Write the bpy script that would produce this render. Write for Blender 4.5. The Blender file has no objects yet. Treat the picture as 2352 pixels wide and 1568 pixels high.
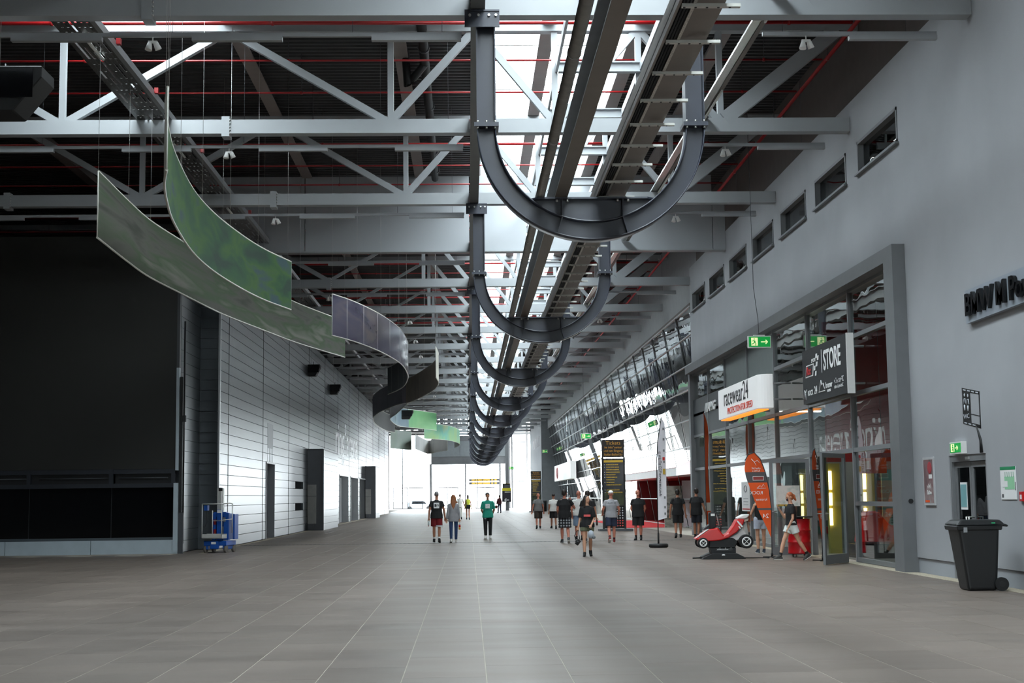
import bpy, bmesh, math, random
from mathutils import Vector, Matrix
random.seed(7)
SC = bpy.context.scene
COL = SC.collection
PI = math.pi

# ---------------------------------------------------------------- camera, sky, exposure
HC, PITCH, YAW, ROLL = 1.62, 0.1085, 0.0318, 0.0121
cam_d = bpy.data.cameras.new('camera'); cam_d.lens = 50.0; cam_d.sensor_width = 36.0
cam_d.clip_start = 0.1; cam_d.clip_end = 900
cam = bpy.data.objects.new('view_camera', cam_d); COL.objects.link(cam)
_F = Vector((math.sin(YAW)*math.cos(PITCH), math.cos(YAW)*math.cos(PITCH), math.sin(PITCH)))
_R = Vector((math.cos(YAW), -math.sin(YAW), 0)); _U = _R.cross(_F)
_c, _s = math.cos(ROLL), math.sin(ROLL)
_R2 = _R*_c - _U*_s; _U2 = _R*_s + _U*_c
cam.matrix_world = Matrix(((_R2.x, _U2.x, -_F.x, 0), (_R2.y, _U2.y, -_F.y, 0), (_R2.z, _U2.z, -_F.z, HC), (0, 0, 0, 1)))
SC.camera = cam

SKY = 20.0
world = bpy.data.worlds.new('overcast_sky'); SC.world = world; world.use_nodes = True
_bg = world.node_tree.nodes['Background']
_bg.inputs['Color'].default_value = (0.93, 0.97, 1.0, 1); _bg.inputs['Strength'].default_value = SKY

def portal(name, loc, rot, sx, sy):
    l = bpy.data.lights.new(name, 'AREA'); l.shape = 'RECTANGLE'; l.size = sx; l.size_y = sy
    l.cycles.is_portal = True
    o = bpy.data.objects.new(name, l); COL.objects.link(o); o.location = loc; o.rotation_euler = rot
    return o
# portals guide the sky's light in through the openings of the hall (they emit nothing themselves)
for k in range(6):
    y0, y1 = (-25, 10, 35, 60, 95, 145)[k], (10, 35, 60, 95, 145, 204)[k]
    portal('skylight_portal', (2.4, (y0+y1)/2, 13.45), (0, 0, 0), 3.8, y1-y0)
portal('side_skylight_portal', (-7.4, 29.0, 13.45), (0, 0, 0), 3.2, 9.0)
portal('facade_portal', (-1.0, 205.6, 5.5), (PI/2, 0, PI), 20.0, 11.0)
portal('rear_portal', (3.0, -25.3, 3.0), (PI/2, 0, 0), 10.0, 6.0)
portal('glazing_portal', (10.4, 108.0, 3.4), (0, PI/2, 0), 6.0, 103.0)

SC.view_settings.view_transform = 'Standard'
SC.view_settings.look = 'None'
SC.view_settings.gamma = 1.0
SC.view_settings.use_curve_mapping = False
SC.view_settings.exposure = 0.0

SC.cycles.max_bounces = 7; SC.cycles.diffuse_bounces = 4; SC.cycles.glossy_bounces = 3; SC.cycles.transmission_bounces = 2; SC.cycles.transparent_max_bounces = 10
SC.cycles.caustics_reflective = False; SC.cycles.caustics_refractive = False
SC.cycles.use_adaptive_sampling = True; SC.cycles.adaptive_threshold = 0.03
SC.cycles.use_denoising = True

# ---------------------------------------------------------------- materials
def lin(c):
    return tuple(((v/255)/12.92 if v/255 <= 0.04045 else ((v/255+0.055)/1.055)**2.4) for v in c)
_M = {}
def M(name, rgb=(128, 128, 128), rough=0.5, metal=0.0, var=0.06, scale=3.0, bump=0.0, spec=0.5, emit=0.0, stretch=None, erough=0.0):
    """Procedural material: a noise-varied colour, roughness and fine relief over the object's own coordinates."""
    if name in _M: return _M[name]
    m = bpy.data.materials.new(name); m.use_nodes = True; nt = m.node_tree; N = nt.nodes; L = nt.links
    b = N['Principled BSDF']; c = lin(rgb)
    tc = N.new('ShaderNodeTexCoord'); mp = N.new('ShaderNodeMapping'); nz = N.new('ShaderNodeTexNoise')
    L.new(tc.outputs['Object'], mp.inputs['Vector']); L.new(mp.outputs['Vector'], nz.inputs['Vector'])
    if stretch: mp.inputs['Scale'].default_value = stretch
    nz.inputs['Scale'].default_value = scale; nz.inputs['Detail'].default_value = 4
    rp = N.new('ShaderNodeMapRange'); L.new(nz.outputs['Fac'], rp.inputs['Value'])
    rp.inputs['From Min'].default_value = 0.3; rp.inputs['From Max'].default_value = 0.7
    rp.inputs['To Min'].default_value = 1-var; rp.inputs['To Max'].default_value = 1+var
    mx = N.new('ShaderNodeVectorMath'); mx.operation = 'SCALE'; mx.inputs[0].default_value = c
    L.new(rp.outputs['Result'], mx.inputs['Scale']); L.new(mx.outputs['Vector'], b.inputs['Base Color'])
    b.inputs['Roughness'].default_value = rough; b.inputs['Metallic'].default_value = metal
    b.inputs['Specular IOR Level'].default_value = spec
    if erough:
        r2 = N.new('ShaderNodeMapRange'); L.new(nz.outputs['Fac'], r2.inputs['Value'])
        r2.inputs['To Min'].default_value = rough-erough; r2.inputs['To Max'].default_value = rough+erough
        L.new(r2.outputs['Result'], b.inputs['Roughness'])
    if bump:
        bp = N.new('ShaderNodeBump'); bp.inputs['Strength'].default_value = bump; bp.inputs['Distance'].default_value = 0.02
        L.new(nz.outputs['Fac'], bp.inputs['Height']); L.new(bp.outputs['Normal'], b.inputs['Normal'])
    if emit:
        b.inputs['Emission Color'].default_value = (*c, 1); b.inputs['Emission Strength'].default_value = emit
    _M[name] = m
    return m

def glass(name, tint=(0.85, 0.93, 0.92), wave=0.0, ior=1.5, refl=1.0):
    """Thin pane: Fresnel mix of clear tinted transmission and sharp reflection."""
    if name in _M: return _M[name]
    m = bpy.data.materials.new(name); m.use_nodes = True; nt = m.node_tree; N = nt.nodes; L = nt.links
    N.remove(N['Principled BSDF']); out = N['Material Output']
    t = N.new('ShaderNodeBsdfTransparent'); t.inputs['Color'].default_value = (*tint, 1)
    g = N.new('ShaderNodeBsdfGlossy'); g.inputs['Roughness'].default_value = 0.0; g.inputs['Color'].default_value = (refl, refl, refl, 1)
    lw = N.new('ShaderNodeLayerWeight'); lw.inputs['Blend'].default_value = 0.5
    pw = N.new('ShaderNodeMath'); pw.operation = 'POWER'; L.new(lw.outputs['Facing'], pw.inputs[0]); pw.inputs[1].default_value = 5.0
    r0 = ((ior-1)/(ior+1))**2
    f = N.new('ShaderNodeMath'); f.operation = 'MULTIPLY_ADD'; L.new(pw.outputs[0], f.inputs[0]); f.inputs[1].default_value = 1-r0; f.inputs[2].default_value = r0
    mx = N.new('ShaderNodeMixShader'); L.new(f.outputs[0], mx.inputs['Fac']); L.new(t.outputs[0], mx.inputs[1]); L.new(g.outputs[0], mx.inputs[2])
    L.new(mx.outputs[0], out.inputs['Surface'])
    if wave:
        tc = N.new('ShaderNodeTexCoord'); nz = N.new('ShaderNodeTexNoise'); nz.inputs['Scale'].default_value = 0.9; nz.inputs['Detail'].default_value = 1
        bp = N.new('ShaderNodeBump'); bp.inputs['Strength'].default_value = 1.0; bp.inputs['Distance'].default_value = wave
        L.new(tc.outputs['Object'], nz.inputs['Vector']); L.new(nz.outputs['Fac'], bp.inputs['Height'])
        L.new(bp.outputs['Normal'], g.inputs['Normal'])
    _M[name] = m
    return m

STEEL = M('painted_truss_steel', (158, 162, 165), 0.45, var=0.04, scale=1.2)
DSTEEL = M('dark_blue_grey_steel', (46, 50, 62), 0.38, var=0.10, scale=2.0, spec=0.6)
GALV = M('galvanised_steel', (126, 124, 120), 0.35, metal=0.75, var=0.12, scale=6)
BOLT = M('zinc_bolt', (190, 190, 186), 0.3, metal=0.8)
ALU = M('aluminium_profile', (150, 152, 154), 0.4, metal=0.5, var=0.04)
GREYF = M('grey_window_profile', (118, 120, 123), 0.45, var=0.04)
DGREY = M('dark_grey_metal', (62, 64, 68), 0.5, var=0.06)
BLACK = M('matt_black', (16, 17, 19), 0.6, var=0.15)
BLACKG = M('gloss_black', (13, 14, 17), 0.18, var=0.1)
RUBBER = M('black_rubber', (20, 20, 21), 0.75, var=0.15)
WHITE = M('white_paint', (232, 232, 230), 0.45, var=0.03)
WHITEP = M('white_print', (238, 238, 238), 0.6, var=0.02)
REDPIPE = M('red_pipe_paint', (150, 18, 22), 0.4, var=0.08)
PLASTER = M('blue_grey_plaster', (160, 162, 166), 0.85, var=0.05, scale=0.7, bump=0.05)
RED = M('red_paint', (200, 22, 20), 0.3, var=0.05)
ORANGE = M('orange_cloth', (234, 88, 22), 0.7, var=0.06)
GOLD = M('gold_print', (196, 160, 52), 0.6, var=0.06)
GREEN = M('exit_green', (8, 150, 62), 0.5, var=0.03, emit=0.55)
CREAM = M('exit_cream', (238, 240, 180), 0.5, var=0.03, emit=0.75)
BLUE = M('blue_machine_paint', (20, 78, 160), 0.4, var=0.08)
GLASS = glass('clear_pane')
GLASSW = glass('shop_pane', (0.88, 0.93, 0.92), wave=0.004, ior=1.7)
GLASSD = glass('dim_pane', (0.30, 0.36, 0.37), wave=0.005, ior=1.7)
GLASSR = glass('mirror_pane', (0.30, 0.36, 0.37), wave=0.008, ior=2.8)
GLASSF = glass('facade_pane', (0.92, 0.96, 0.97), ior=1.35)

# ---------------------------------------------------------------- mesh building
ORG = {}
SMALL = {'bolts', 'bolt_row', 'coupling', 'hanger_rod', 'clip', 'pictogram', 'print_marks'}   # too small to pick apart
class MB:
    """Collects boxes, bars, tubes and sweeps; build() links them as one mesh object."""
    def __init__(s): s.v = []; s.f = []; s.mi = []; s.m = 0; s.sm = []; s.smooth = False
    def add(s, vs, fs):
        n = len(s.v); s.v += [tuple(p) for p in vs]
        for f in fs: s.f.append(tuple(i+n for i in f)); s.mi.append(s.m); s.sm.append(s.smooth)
        return s
    def box(s, x0, x1, y0, y1, z0, z1):
        if x0 > x1: x0, x1 = x1, x0
        if y0 > y1: y0, y1 = y1, y0
        if z0 > z1: z0, z1 = z1, z0
        return s.add([(x0,y0,z0),(x1,y0,z0),(x1,y1,z0),(x0,y1,z0),(x0,y0,z1),(x1,y0,z1),(x1,y1,z1),(x0,y1,z1)],
                     [(0,3,2,1),(4,5,6,7),(0,1,5,4),(1,2,6,5),(2,3,7,6),(3,0,4,7)])
    def bar(s, p, q, w, h, up=(0, 0, 1)):
        p, q = Vector(p), Vector(q); d = (q-p).normalized(); u = Vector(up)
        if abs(d.dot(u)) > 0.99: u = Vector((0, 1, 0))
        r = d.cross(u).normalized()*(w/2); t = r.cross(d).normalized()*(h/2)
        vs = [a+sr*r+st*t for a in (p, q) for sr, st in ((-1,-1),(1,-1),(1,1),(-1,1))]
        return s.add(vs, [(0,1,2,3),(7,6,5,4),(0,4,5,1),(1,5,6,2),(2,6,7,3),(3,7,4,0)])
    def tube(s, pts, r, n=8, cap=True, r1=None):
        pts = [Vector(p) for p in pts]; m = len(pts); sm = s.smooth; s.smooth = True
        vs = []; ref = None
        for i, p in enumerate(pts):
            d = (pts[min(i+1, m-1)]-pts[max(i-1, 0)]).normalized()
            if ref is None: ref = Vector((0,0,1)) if abs(d.z) < 0.9 else Vector((1,0,0))
            a = d.cross(ref).normalized(); b = a.cross(d).normalized(); ref = b
            rr = r if r1 is None else r+(r1-r)*i/max(1, m-1)
            vs += [p+(a*math.cos(2*PI*k/n)+b*math.sin(2*PI*k/n))*rr for k in range(n)]
        fs = [(i*n+k, i*n+(k+1) % n, (i+1)*n+(k+1) % n, (i+1)*n+k) for i in range(m-1) for k in range(n)]
        s.add(vs, fs); s.smooth = False
        if cap:
            b0 = len(s.v)-len(vs)
            s.f.append(tuple(b0+k for k in reversed(range(n)))); s.mi.append(s.m); s.sm.append(False)
            s.f.append(tuple(b0+(m-1)*n+k for k in range(n))); s.mi.append(s.m); s.sm.append(False)
        s.smooth = sm
        return s
    def prism(s, poly, o, ax, ay, d):
        """polygon (list of 2-D points) in the plane o+ax*u+ay*v, extruded by vector d"""
        o, ax, ay, d = Vector(o), Vector(ax), Vector(ay), Vector(d); n = len(poly)
        a = [o+ax*u+ay*v for u, v in poly]; b = [p+d for p in a]
        fs = [tuple(range(n)), tuple(reversed(range(n, 2*n)))]+[((k+1) % n, k, n+k, n+(k+1) % n) for k in range(n)]
        return s.add(a+b, fs)
    def ell(s, c, r, nu=12, nv=8, rot=None):
        c = Vector(c); vs = []; sm = s.smooth; s.smooth = True
        R3 = rot if rot else Matrix.Identity(3)
        for j in range(1, nv):
            t = PI*j/nv
            for i in range(nu):
                a = 2*PI*i/nu
                vs.append(c+R3 @ Vector((r[0]*math.sin(t)*math.cos(a), r[1]*math.sin(t)*math.sin(a), r[2]*math.cos(t))))
        vs += [c+R3 @ Vector((0,0,r[2])), c+R3 @ Vector((0,0,-r[2]))]
        T, B = len(vs)-2, len(vs)-1; fs = []
        for j in range(nv-2):
            for i in range(nu): fs.append((j*nu+i, (j+1)*nu+i, (j+1)*nu+(i+1) % nu, j*nu+(i+1) % nu))
        for i in range(nu): fs.append((T, i, (i+1) % nu)); fs.append((B, (nv-2)*nu+(i+1) % nu, (nv-2)*nu+i))
        s.add(vs, fs); s.smooth = sm
        return s
    def cyl(s, c, r, h, n=16, r2=None, axis='z'):
        c = Vector(c); d = {'x': Vector((1,0,0)), 'y': Vector((0,1,0)), 'z': Vector((0,0,1))}[axis]
        return s.tube([c, c+d*h], r, n, True, r2)
    def build(s, name, mats, parent=None, bevel=0.0, local=False, seg=1):
        me = bpy.data.meshes.new(name); vs = s.v
        if parent is not None and not local:
            o3 = ORG.get(parent.name, (0, 0, 0)); vs = [(x-o3[0], y-o3[1], z-o3[2]) for x, y, z in vs]
        me.from_pydata(vs, [], s.f)
        for m in (mats if isinstance(mats, (list, tuple)) else [mats]): me.materials.append(m)
        me.polygons.foreach_set('material_index', s.mi); me.polygons.foreach_set('use_smooth', s.sm); me.update()
        o = bpy.data.objects.new(name, me); COL.objects.link(o)
        if parent is not None: o.parent = parent; ORG[o.name] = ORG.get(parent.name, (0, 0, 0))
        if name in SMALL: o['kind'] = 'stuff'
        if bevel:
            bv = o.modifiers.new('bevel', 'BEVEL'); bv.width = bevel; bv.segments = seg; bv.limit_method = 'ANGLE'; bv.angle_limit = math.radians(40)
        return o
def tag(o, label=None, cat=None, group=None, kind=None):
    if label: o['label'] = label
    if cat: o['category'] = cat
    if group: o['group'] = group
    if kind: o['kind'] = kind
    return o
def thing(name, label, cat, loc=(0, 0, 0), rotz=0.0, group=None, kind=None):
    o = bpy.data.objects.new(name, None); COL.objects.link(o); o.location = loc; o.rotation_euler = (0, 0, rotz)
    o.empty_display_size = 0.2; ORG[o.name] = tuple(loc)
    return tag(o, label, cat, group, kind)
def struct(o): o['kind'] = 'structure'; return o
def kids(o): return [c for c in bpy.data.objects if c.parent == o]
def copy_tree(o, loc=None, label=None, parent=None, children=None):
    c = o.copy(); COL.objects.link(c)
    if parent: c.parent = parent
    if loc is not None: c.location = loc
    if label: c['label'] = label
    for ch in (children if children is not None else o.children): copy_tree(ch, parent=c)
    return c
ORD = ['nearest', 'second', 'third', 'fourth', 'fifth', 'sixth', 'seventh', 'eighth', 'ninth', 'tenth', 'eleventh', 'twelfth', 'thirteenth',
       'fourteenth', 'fifteenth', 'sixteenth', 'seventeenth', 'eighteenth', 'nineteenth', 'twentieth', 'twenty-first', 'twenty-second', 'twenty-third']
BASIS = {'cam': ((1,0,0),(0,0,1),(0,-1,0)), 'right': ((0,-1,0),(0,0,1),(-1,0,0)), 'left': ((0,1,0),(0,0,1),(1,0,0))}
def text(body, loc, size, mat, face='cam', parent=None, name='lettering', ext=0.004, sx=1.0, shear=0.0, align='LEFT', local=False, bold=0.0, mirror=False, basis=None):
    """raised lettering; loc is its lower left corner (or centre) on the surface it stands on"""
    cu = bpy.data.curves.new('t', 'FONT'); cu.body = body; cu.size = size; cu.extrude = ext; cu.shear = shear; cu.align_x = align; cu.offset = bold
    cu.resolution_u = 3
    to = bpy.data.objects.new('t', cu); me = bpy.data.meshes.new_from_object(to); bpy.data.objects.remove(to); bpy.data.curves.remove(cu)
    X, Y, Z = [Vector(a) for a in (basis or BASIS[face])]
    if mirror: sx = -sx
    lc = Vector(loc)
    if parent is not None and not local: lc = lc-Vector(ORG.get(parent.name, (0, 0, 0)))
    for v in me.vertices: v.co = lc+X*(v.co.x*sx)+Y*v.co.y+Z*(v.co.z+ext)
    if mirror: me.flip_normals()
    me.materials.clear(); me.materials.append(mat)
    o = bpy.data.objects.new(name, me); COL.objects.link(o)
    if parent is not None: o.parent = parent; ORG[o.name] = ORG.get(parent.name, (0, 0, 0))
    return o
def glyphs(loc, n, size, mat, face='cam', parent=None, name='print_line', local=False, seed=1, sx=1.0, basis=None):
    """a line of print too small to read: a row of irregular letter-sized marks"""
    X, Y, Z = [Vector(a) for a in (basis or BASIS[face])]; o = Vector(loc); rg = random.Random(seed); b = MB(); x = 0.0
    for k in range(n):
        w = rg.uniform(.35, .6)*size*sx; h = size*rg.choice((.7, .7, 1.0)); t = size*.16
        for (u0, u1, v0, v1) in rg.sample([(0, t, 0, h), (w-t, w, 0, h*.8), (0, w, h-t, h), (0, w, 0, t), (0, w, h*.45, h*.45+t)], 3):
            c = [o+X*(x+u)+Y*v+Z*q for q in (0, .003) for u, v in ((u0, v0), (u1, v0), (u1, v1), (u0, v1))]
            b.add(c, [(3, 2, 1, 0), (4, 5, 6, 7), (0, 1, 5, 4), (1, 2, 6, 5), (2, 3, 7, 6), (3, 0, 4, 7)])
        x += w+size*.14*sx
        if rg.random() < .1: x += size*.3
    return tag(b.build(name, mat, parent, local=local), kind='stuff')
def sub_int(a, b, cuts):
    out = [(a, b)]
    for c, d in cuts:
        nx = []
        for p, q in out:
            if d <= p or c >= q: nx.append((p, q)); continue
            if c > p: nx.append((p, c))
            if d < q: nx.append((d, q))
        out = nx
    return out
# ---------------------------------------------------------------- floor: slab, tiles, drain, edge strip
GROUT = M('light_grout', (168, 160, 149), 0.9, var=0.12, scale=2.0)
def tile_mat():
    m = bpy.data.materials.new('brown_grey_floor_tile'); m.use_nodes = True; nt = m.node_tree; N = nt.nodes; L = nt.links; b = N['Principled BSDF']
    g = N.new('ShaderNodeNewGeometry'); oi = N.new('ShaderNodeObjectInfo')
    ad = N.new('ShaderNodeMath'); ad.operation = 'ADD'; L.new(g.outputs['Random Per Island'], ad.inputs[0]); L.new(oi.outputs['Random'], ad.inputs[1])
    fr = N.new('ShaderNodeMath'); fr.operation = 'FRACT'; L.new(ad.outputs[0], fr.inputs[0])
    mp = N.new('ShaderNodeMapping'); L.new(g.outputs['Position'], mp.inputs['Vector']); mp.inputs['Scale'].default_value = (0.35, 1.3, 1)
    nz = N.new('ShaderNodeTexNoise'); nz.inputs['Scale'].default_value = 1.0; nz.inputs['Detail'].default_value = 6; L.new(mp.outputs[0], nz.inputs['Vector'])
    n2 = N.new('ShaderNodeTexNoise'); n2.inputs['Scale'].default_value = 24; n2.inputs['Detail'].default_value = 3; L.new(g.outputs['Position'], n2.inputs['Vector'])
    a1 = N.new('ShaderNodeMath'); a1.operation = 'MULTIPLY_ADD'; L.new(fr.outputs[0], a1.inputs[0]); a1.inputs[1].default_value = 0.16; a1.inputs[2].default_value = 0.70
    a2 = N.new('ShaderNodeMath'); a2.operation = 'MULTIPLY_ADD'; L.new(nz.outputs['Fac'], a2.inputs[0]); a2.inputs[1].default_value = 0.34; L.new(a1.outputs[0], a2.inputs[2])
    a3 = N.new('ShaderNodeMath'); a3.operation = 'MULTIPLY_ADD'; L.new(n2.outputs['Fac'], a3.inputs[0]); a3.inputs[1].default_value = 0.10; L.new(a2.outputs[0], a3.inputs[2])
    sc = N.new('ShaderNodeVectorMath'); sc.operation = 'SCALE'; sc.inputs[0].default_value = lin((110, 99, 91)); L.new(a3.outputs[0], sc.inputs['Scale'])
    L.new(sc.outputs[0], b.inputs['Base Color'])
    rr = N.new('ShaderNodeMath'); rr.operation = 'MULTIPLY_ADD'; L.new(nz.outputs['Fac'], rr.inputs[0]); rr.inputs[1].default_value = 0.3; rr.inputs[2].default_value = 0.32
    L.new(rr.outputs[0], b.inputs['Roughness'])
    return m
TILE = tile_mat()
floor = struct(MB().box(-22, 22, -25, 206, -0.30, -0.002).build('floor', GROUT))
FX0, FX1 = -18.1, 8.74
cells = []
TW, TL = 0.76, 1.60
for k in range(-24, 12):
    x0 = 0.15+TW*k
    if x0+TW > 9.0: x1 = 8.74
    else: x1 = x0+TW
    if x0 > 8.6: continue
    off = (0.85 if k % 2 == 0 else 0.0)
    j0 = -24
    for j in range(-23, 121):
        y0 = 13.14+off+TL*j
        if y0 > 204 or y0 < -24: continue
        if x1 < -8.3 and y0+TL > 44.3: continue
        cells.append((x0, x1, y0, y0+TL))
def inview(c):
    cx, cy = (c[0]+c[1])/2, (c[2]+c[3])/2
    return cy > 12.0 and -0.345*cy-0.3 < cx < 0.40*cy+0.3
vis = sorted([c for c in cells if inview(c)], key=lambda c: c[2])[:300]
vs_ = set(vis)
proto = {}
for c in vis:
    w = round(c[1]-c[0], 3)
    if w not in proto:
        b = MB(); b.box(0.005, w-0.005, 0.0025, TL-0.0025, -0.02, 0.0); t = b.build('floor_tile', TILE, floor); proto[w] = t; t.location = (c[0], c[2], 0)
    else:
        t = proto[w].copy(); COL.objects.link(t); t.parent = floor; t.location = (c[0], c[2], 0)
rest = MB()
for c in cells:
    if c in vs_: continue
    x0, x1, y0, y1 = c[0]+.005, c[1]-.005, c[2]+.0025, c[3]-.0025
    rest.add([(x0,y0,0),(x1,y0,0),(x1,y1,0),(x0,y1,0),(x0,y0,-.008),(x1,y0,-.008),(x1,y1,-.008),(x0,y1,-.008)], [(0,1,2,3),(0,4,5,1),(1,5,6,2),(2,6,7,3),(3,7,4,0)])
tag(rest.build('floor_tile_field', TILE, floor), kind='stuff')
b = MB(); b.box(-8.2, 8.7, 51.16, 51.40, -0.004, 0.004)
for k in range(110): b.m = 1; b.box(-8.1+k*0.152, -8.02+k*0.152, 51.20, 51.36, 0.003, 0.0055)
struct(tag(b.build('trim_1', [DGREY, BLACK]), 'slotted dark drain channel crossing the floor under the walking people', 'drain'))
EDGE = M('pale_edge_gravel', (168, 158, 140), 0.95, var=0.3, scale=40, bump=0.3)
b = MB(); b.box(8.74, 9.06, -25, 57, -0.01, 0.004); struct(b.build('trim_2', EDGE))
b = MB(); b.box(-8.31, -8.1, 44.5, 150, -0.01, 0.004); struct(b.build('trim_3', EDGE))
struct(MB().box(-500, 500, -300, 700, -0.6, -0.32).build('ground_outside', M('pale_paving', (176, 176, 172), 0.9, var=0.05)))

# ---------------------------------------------------------------- roof deck, skylights, rear and outer walls
DECK = M('dark_corrugated_deck', (58, 58, 59), 0.6, var=0.08, scale=0.8)
def corrug(b, x0, x1, y0, y1, z, p=0.28, h=0.07):
    n = int((y1-y0)/p); prof = []
    for i in range(n):
        y = y0+i*p
        prof += [(y, z), (y+p*0.42, z), (y+p*0.5, z+h), (y+p*0.92, z+h)]
    prof.append((y1, z))
    vs = [(x, y, zz) for y, zz in prof for x in (x0, x1)]
    b.add(vs, [(2*i, 2*i+2, 2*i+3, 2*i+1) for i in range(len(prof)-1)])
    b.box(x0, x1, y0, y1, z+h+0.02, z+h+0.3)
b = MB()
corrug(b, -22, -9.0, -25, 205, 13.1); corrug(b, -9.0, -5.8, -25, 24.6, 13.1); corrug(b, -9.0, -5.8, 33.5, 205, 13.1)
corrug(b, -5.8, 0.45, -25, 205, 13.1); corrug(b, 4.3, 22, -25, 205, 13.1)
struct(b.build('ceiling', DECK))
SKYF = M('white_skylight_profile', (214, 214, 212), 0.5)
sk = struct(thing('window_1', None, None, (2.95, 90, 13.4)))
fr = MB()
for x in (0.5, 2.0, 4.25): fr.box(x-.05, x+.05, -25, 205, 13.15, 13.5)
for i in range(57): y = -25+i*4.067; fr.box(0.45, 4.3, y-.04, y+.04, 13.3, 13.48)
for x0, x1 in ((0.35, 0.5), (4.25, 4.4)): fr.box(x0, x1, -25, 205, 13.05, 13.6)
fr.build('skylight_frame', SKYF, sk)
pane = {}
for i in range(56):
    y = -25+i*4.067
    for x0, x1 in ((0.55, 1.95), (2.05, 4.2)):
        if (x0) not in pane:
            p = MB().box(x0, x1, -2.0, 2.0, 13.40, 13.41).build('skylight_pane', GLASSF, sk); p.location.y = y+2.03+0; pane[x0] = p
        else:
            p = pane[x0].copy(); COL.objects.link(p); p.parent = sk; p.location.y = pane[x0].location.y+(i*4.067)
sk2 = struct(thing('window_2', None, None, (-7.4, 29, 13.4)))
fr = MB()
for x in (-9.0, -5.8): fr.box(x-.06, x+.06, 24.6, 33.5, 13.05, 13.55)
for y in (24.6, 29.0, 33.5): fr.box(-9.0, -5.8, y-.05, y+.05, 13.05, 13.5)
fr.build('skylight_frame', SKYF, sk2)
for y0, y1 in ((24.65, 28.95), (29.05, 33.45)): MB().box(-8.94, -5.86, y0, y1, 13.40, 13.41).build('skylight_pane', GLASSF, sk2)
# end and outer walls (behind the camera and beyond the dark bay)
OUT = M('outer_wall_grey', (58, 58, 59), 0.8)
b = MB(); b.box(-22.3, -22, -25.3, 206, -0.3, 13.6)
struct(b.build('wall_left_outer', OUT))
wb = struct(thing('wall_back', None, None, (0, -25.2, 0)))
b = MB(); b.box(-22, -2, -25.3, -25.0, 0, 13.5); b.box(8, 22, -25.3, -25, 0, 13.5); b.box(-2, 8, -25.3, -25, 6, 13.5); b.build('wall_body', OUT, wb)
b = MB()
for i in range(5): b.box(-2+i*2.5-.06, -2+i*2.5+.06, -25.25, -25.05, 0, 6)
for z in (0.06, 2.5, 5.94): b.box(-2, 8, -25.25, -25.05, z-.06, z+.06)
b.build('window_frame', GREYF, wb)
for i in range(4): MB().box(-1.94+i*2.5, .44+i*2.5, -25.16, -25.14, 0.1, 5.9).build('pane', GLASSF, wb)

# ---------------------------------------------------------------- right plaster wall with its window slots, door and shop opening
XR = 9.06
WIN = [(28.9+4.06*i, 31.95+4.06*i) for i in range(7)]
def wall_holes(b, x0, x1, y0, y1, z0, z1, holes):
    ys = sorted({y0, y1, *[v for h in holes for v in h[:2] if y0 < v < y1]}); zs = sorted({z0, z1, *[v for h in holes for v in h[2:] if z0 < v < z1]})
    for i in range(len(ys)-1):
        for j in range(len(zs)-1):
            cy, cz = (ys[i]+ys[i+1])/2, (zs[j]+zs[j+1])/2
            if any(h[0] < cy < h[1] and h[2] < cz < h[3] for h in holes): continue
            b.box(x0, x1, ys[i], ys[i+1], zs[j], zs[j+1])
holes = [(24.70, 26.64, -1, 2.28), (29.1, 60, -1, 6.66)]+[(a, c, 8.9, 9.66) for a, c in WIN]
b = MB(); wall_holes(b, XR, XR+.36, -25, 57.0, 0.30, 10.75, holes)
wr = struct(b.build('wall_right', PLASTER))
b = MB(); wall_holes(b, XR+.03, XR+.36, -25, 29.1, 0.0, 0.29, holes); struct(b.build('baseboard_right', M('plinth_plaster', (152, 156, 162), 0.85, var=0.06, scale=0.9, bump=0.06)))
b = MB()
b.box(XR+.37, 22, -25, 29.0, 0, 10.7); b.box(XR+.62, 22, 29.0, 57.0, 6.95, 10.7); b.box(XR+.36, XR+.62, 29.0, 57.0, 6.95, 8.6)
struct(b.build('wall_right_core', M('dark_core', (38, 38, 40), 0.9)))
for i, (a, c) in enumerate(WIN):
    w = struct(thing('window_%d' % (i+3), None, None, (XR, (a+c)/2, 9.28)))
    f = MB(); f.box(XR-.02, XR+.2, a, a+.07, 8.9, 9.66); f.box(XR-.02, XR+.2, c-.07, c, 8.9, 9.66); f.box(XR-.02, XR+.2, a, c, 9.59, 9.66); f.box(XR-.02, XR+.2, a, c, 8.9, 8.97)
    f.build('window_frame', GREYF, w)
    MB().box(XR-.09, XR+.1, a-.06, c+.06, 8.86, 8.90).build('window_sill', GREYF, w)
    MB().box(XR+.12, XR+.13, a+.07, c-.07, 8.97, 9.59).build('pane', GLASSD, w)
# dark panels above the wall, fascia over the slanted glazing
BROWN = M('brown_grey_fascia', (92, 84, 80), 0.8, var=0.06)
b = MB(); b.box(XR+.30, XR+.5, -25, 57, 10.78, 13.1); struct(b.build('wall_right_upper', BROWN))
FAS = M('grey_fascia', (138, 140, 142), 0.7, var=0.05)
b = MB(); b.box(XR, XR+.34, 57.0, 161, 9.35, 10.75); b.box(XR+.3, XR+.5, 57, 161, 10.75, 13.1); struct(b.build('wall_right_fascia', [FAS]))
b = MB(); b.box(XR-.02, XR+.5, 57.0, 161, 9.22, 9.35); struct(b.build('trim_4', BROWN))

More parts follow.
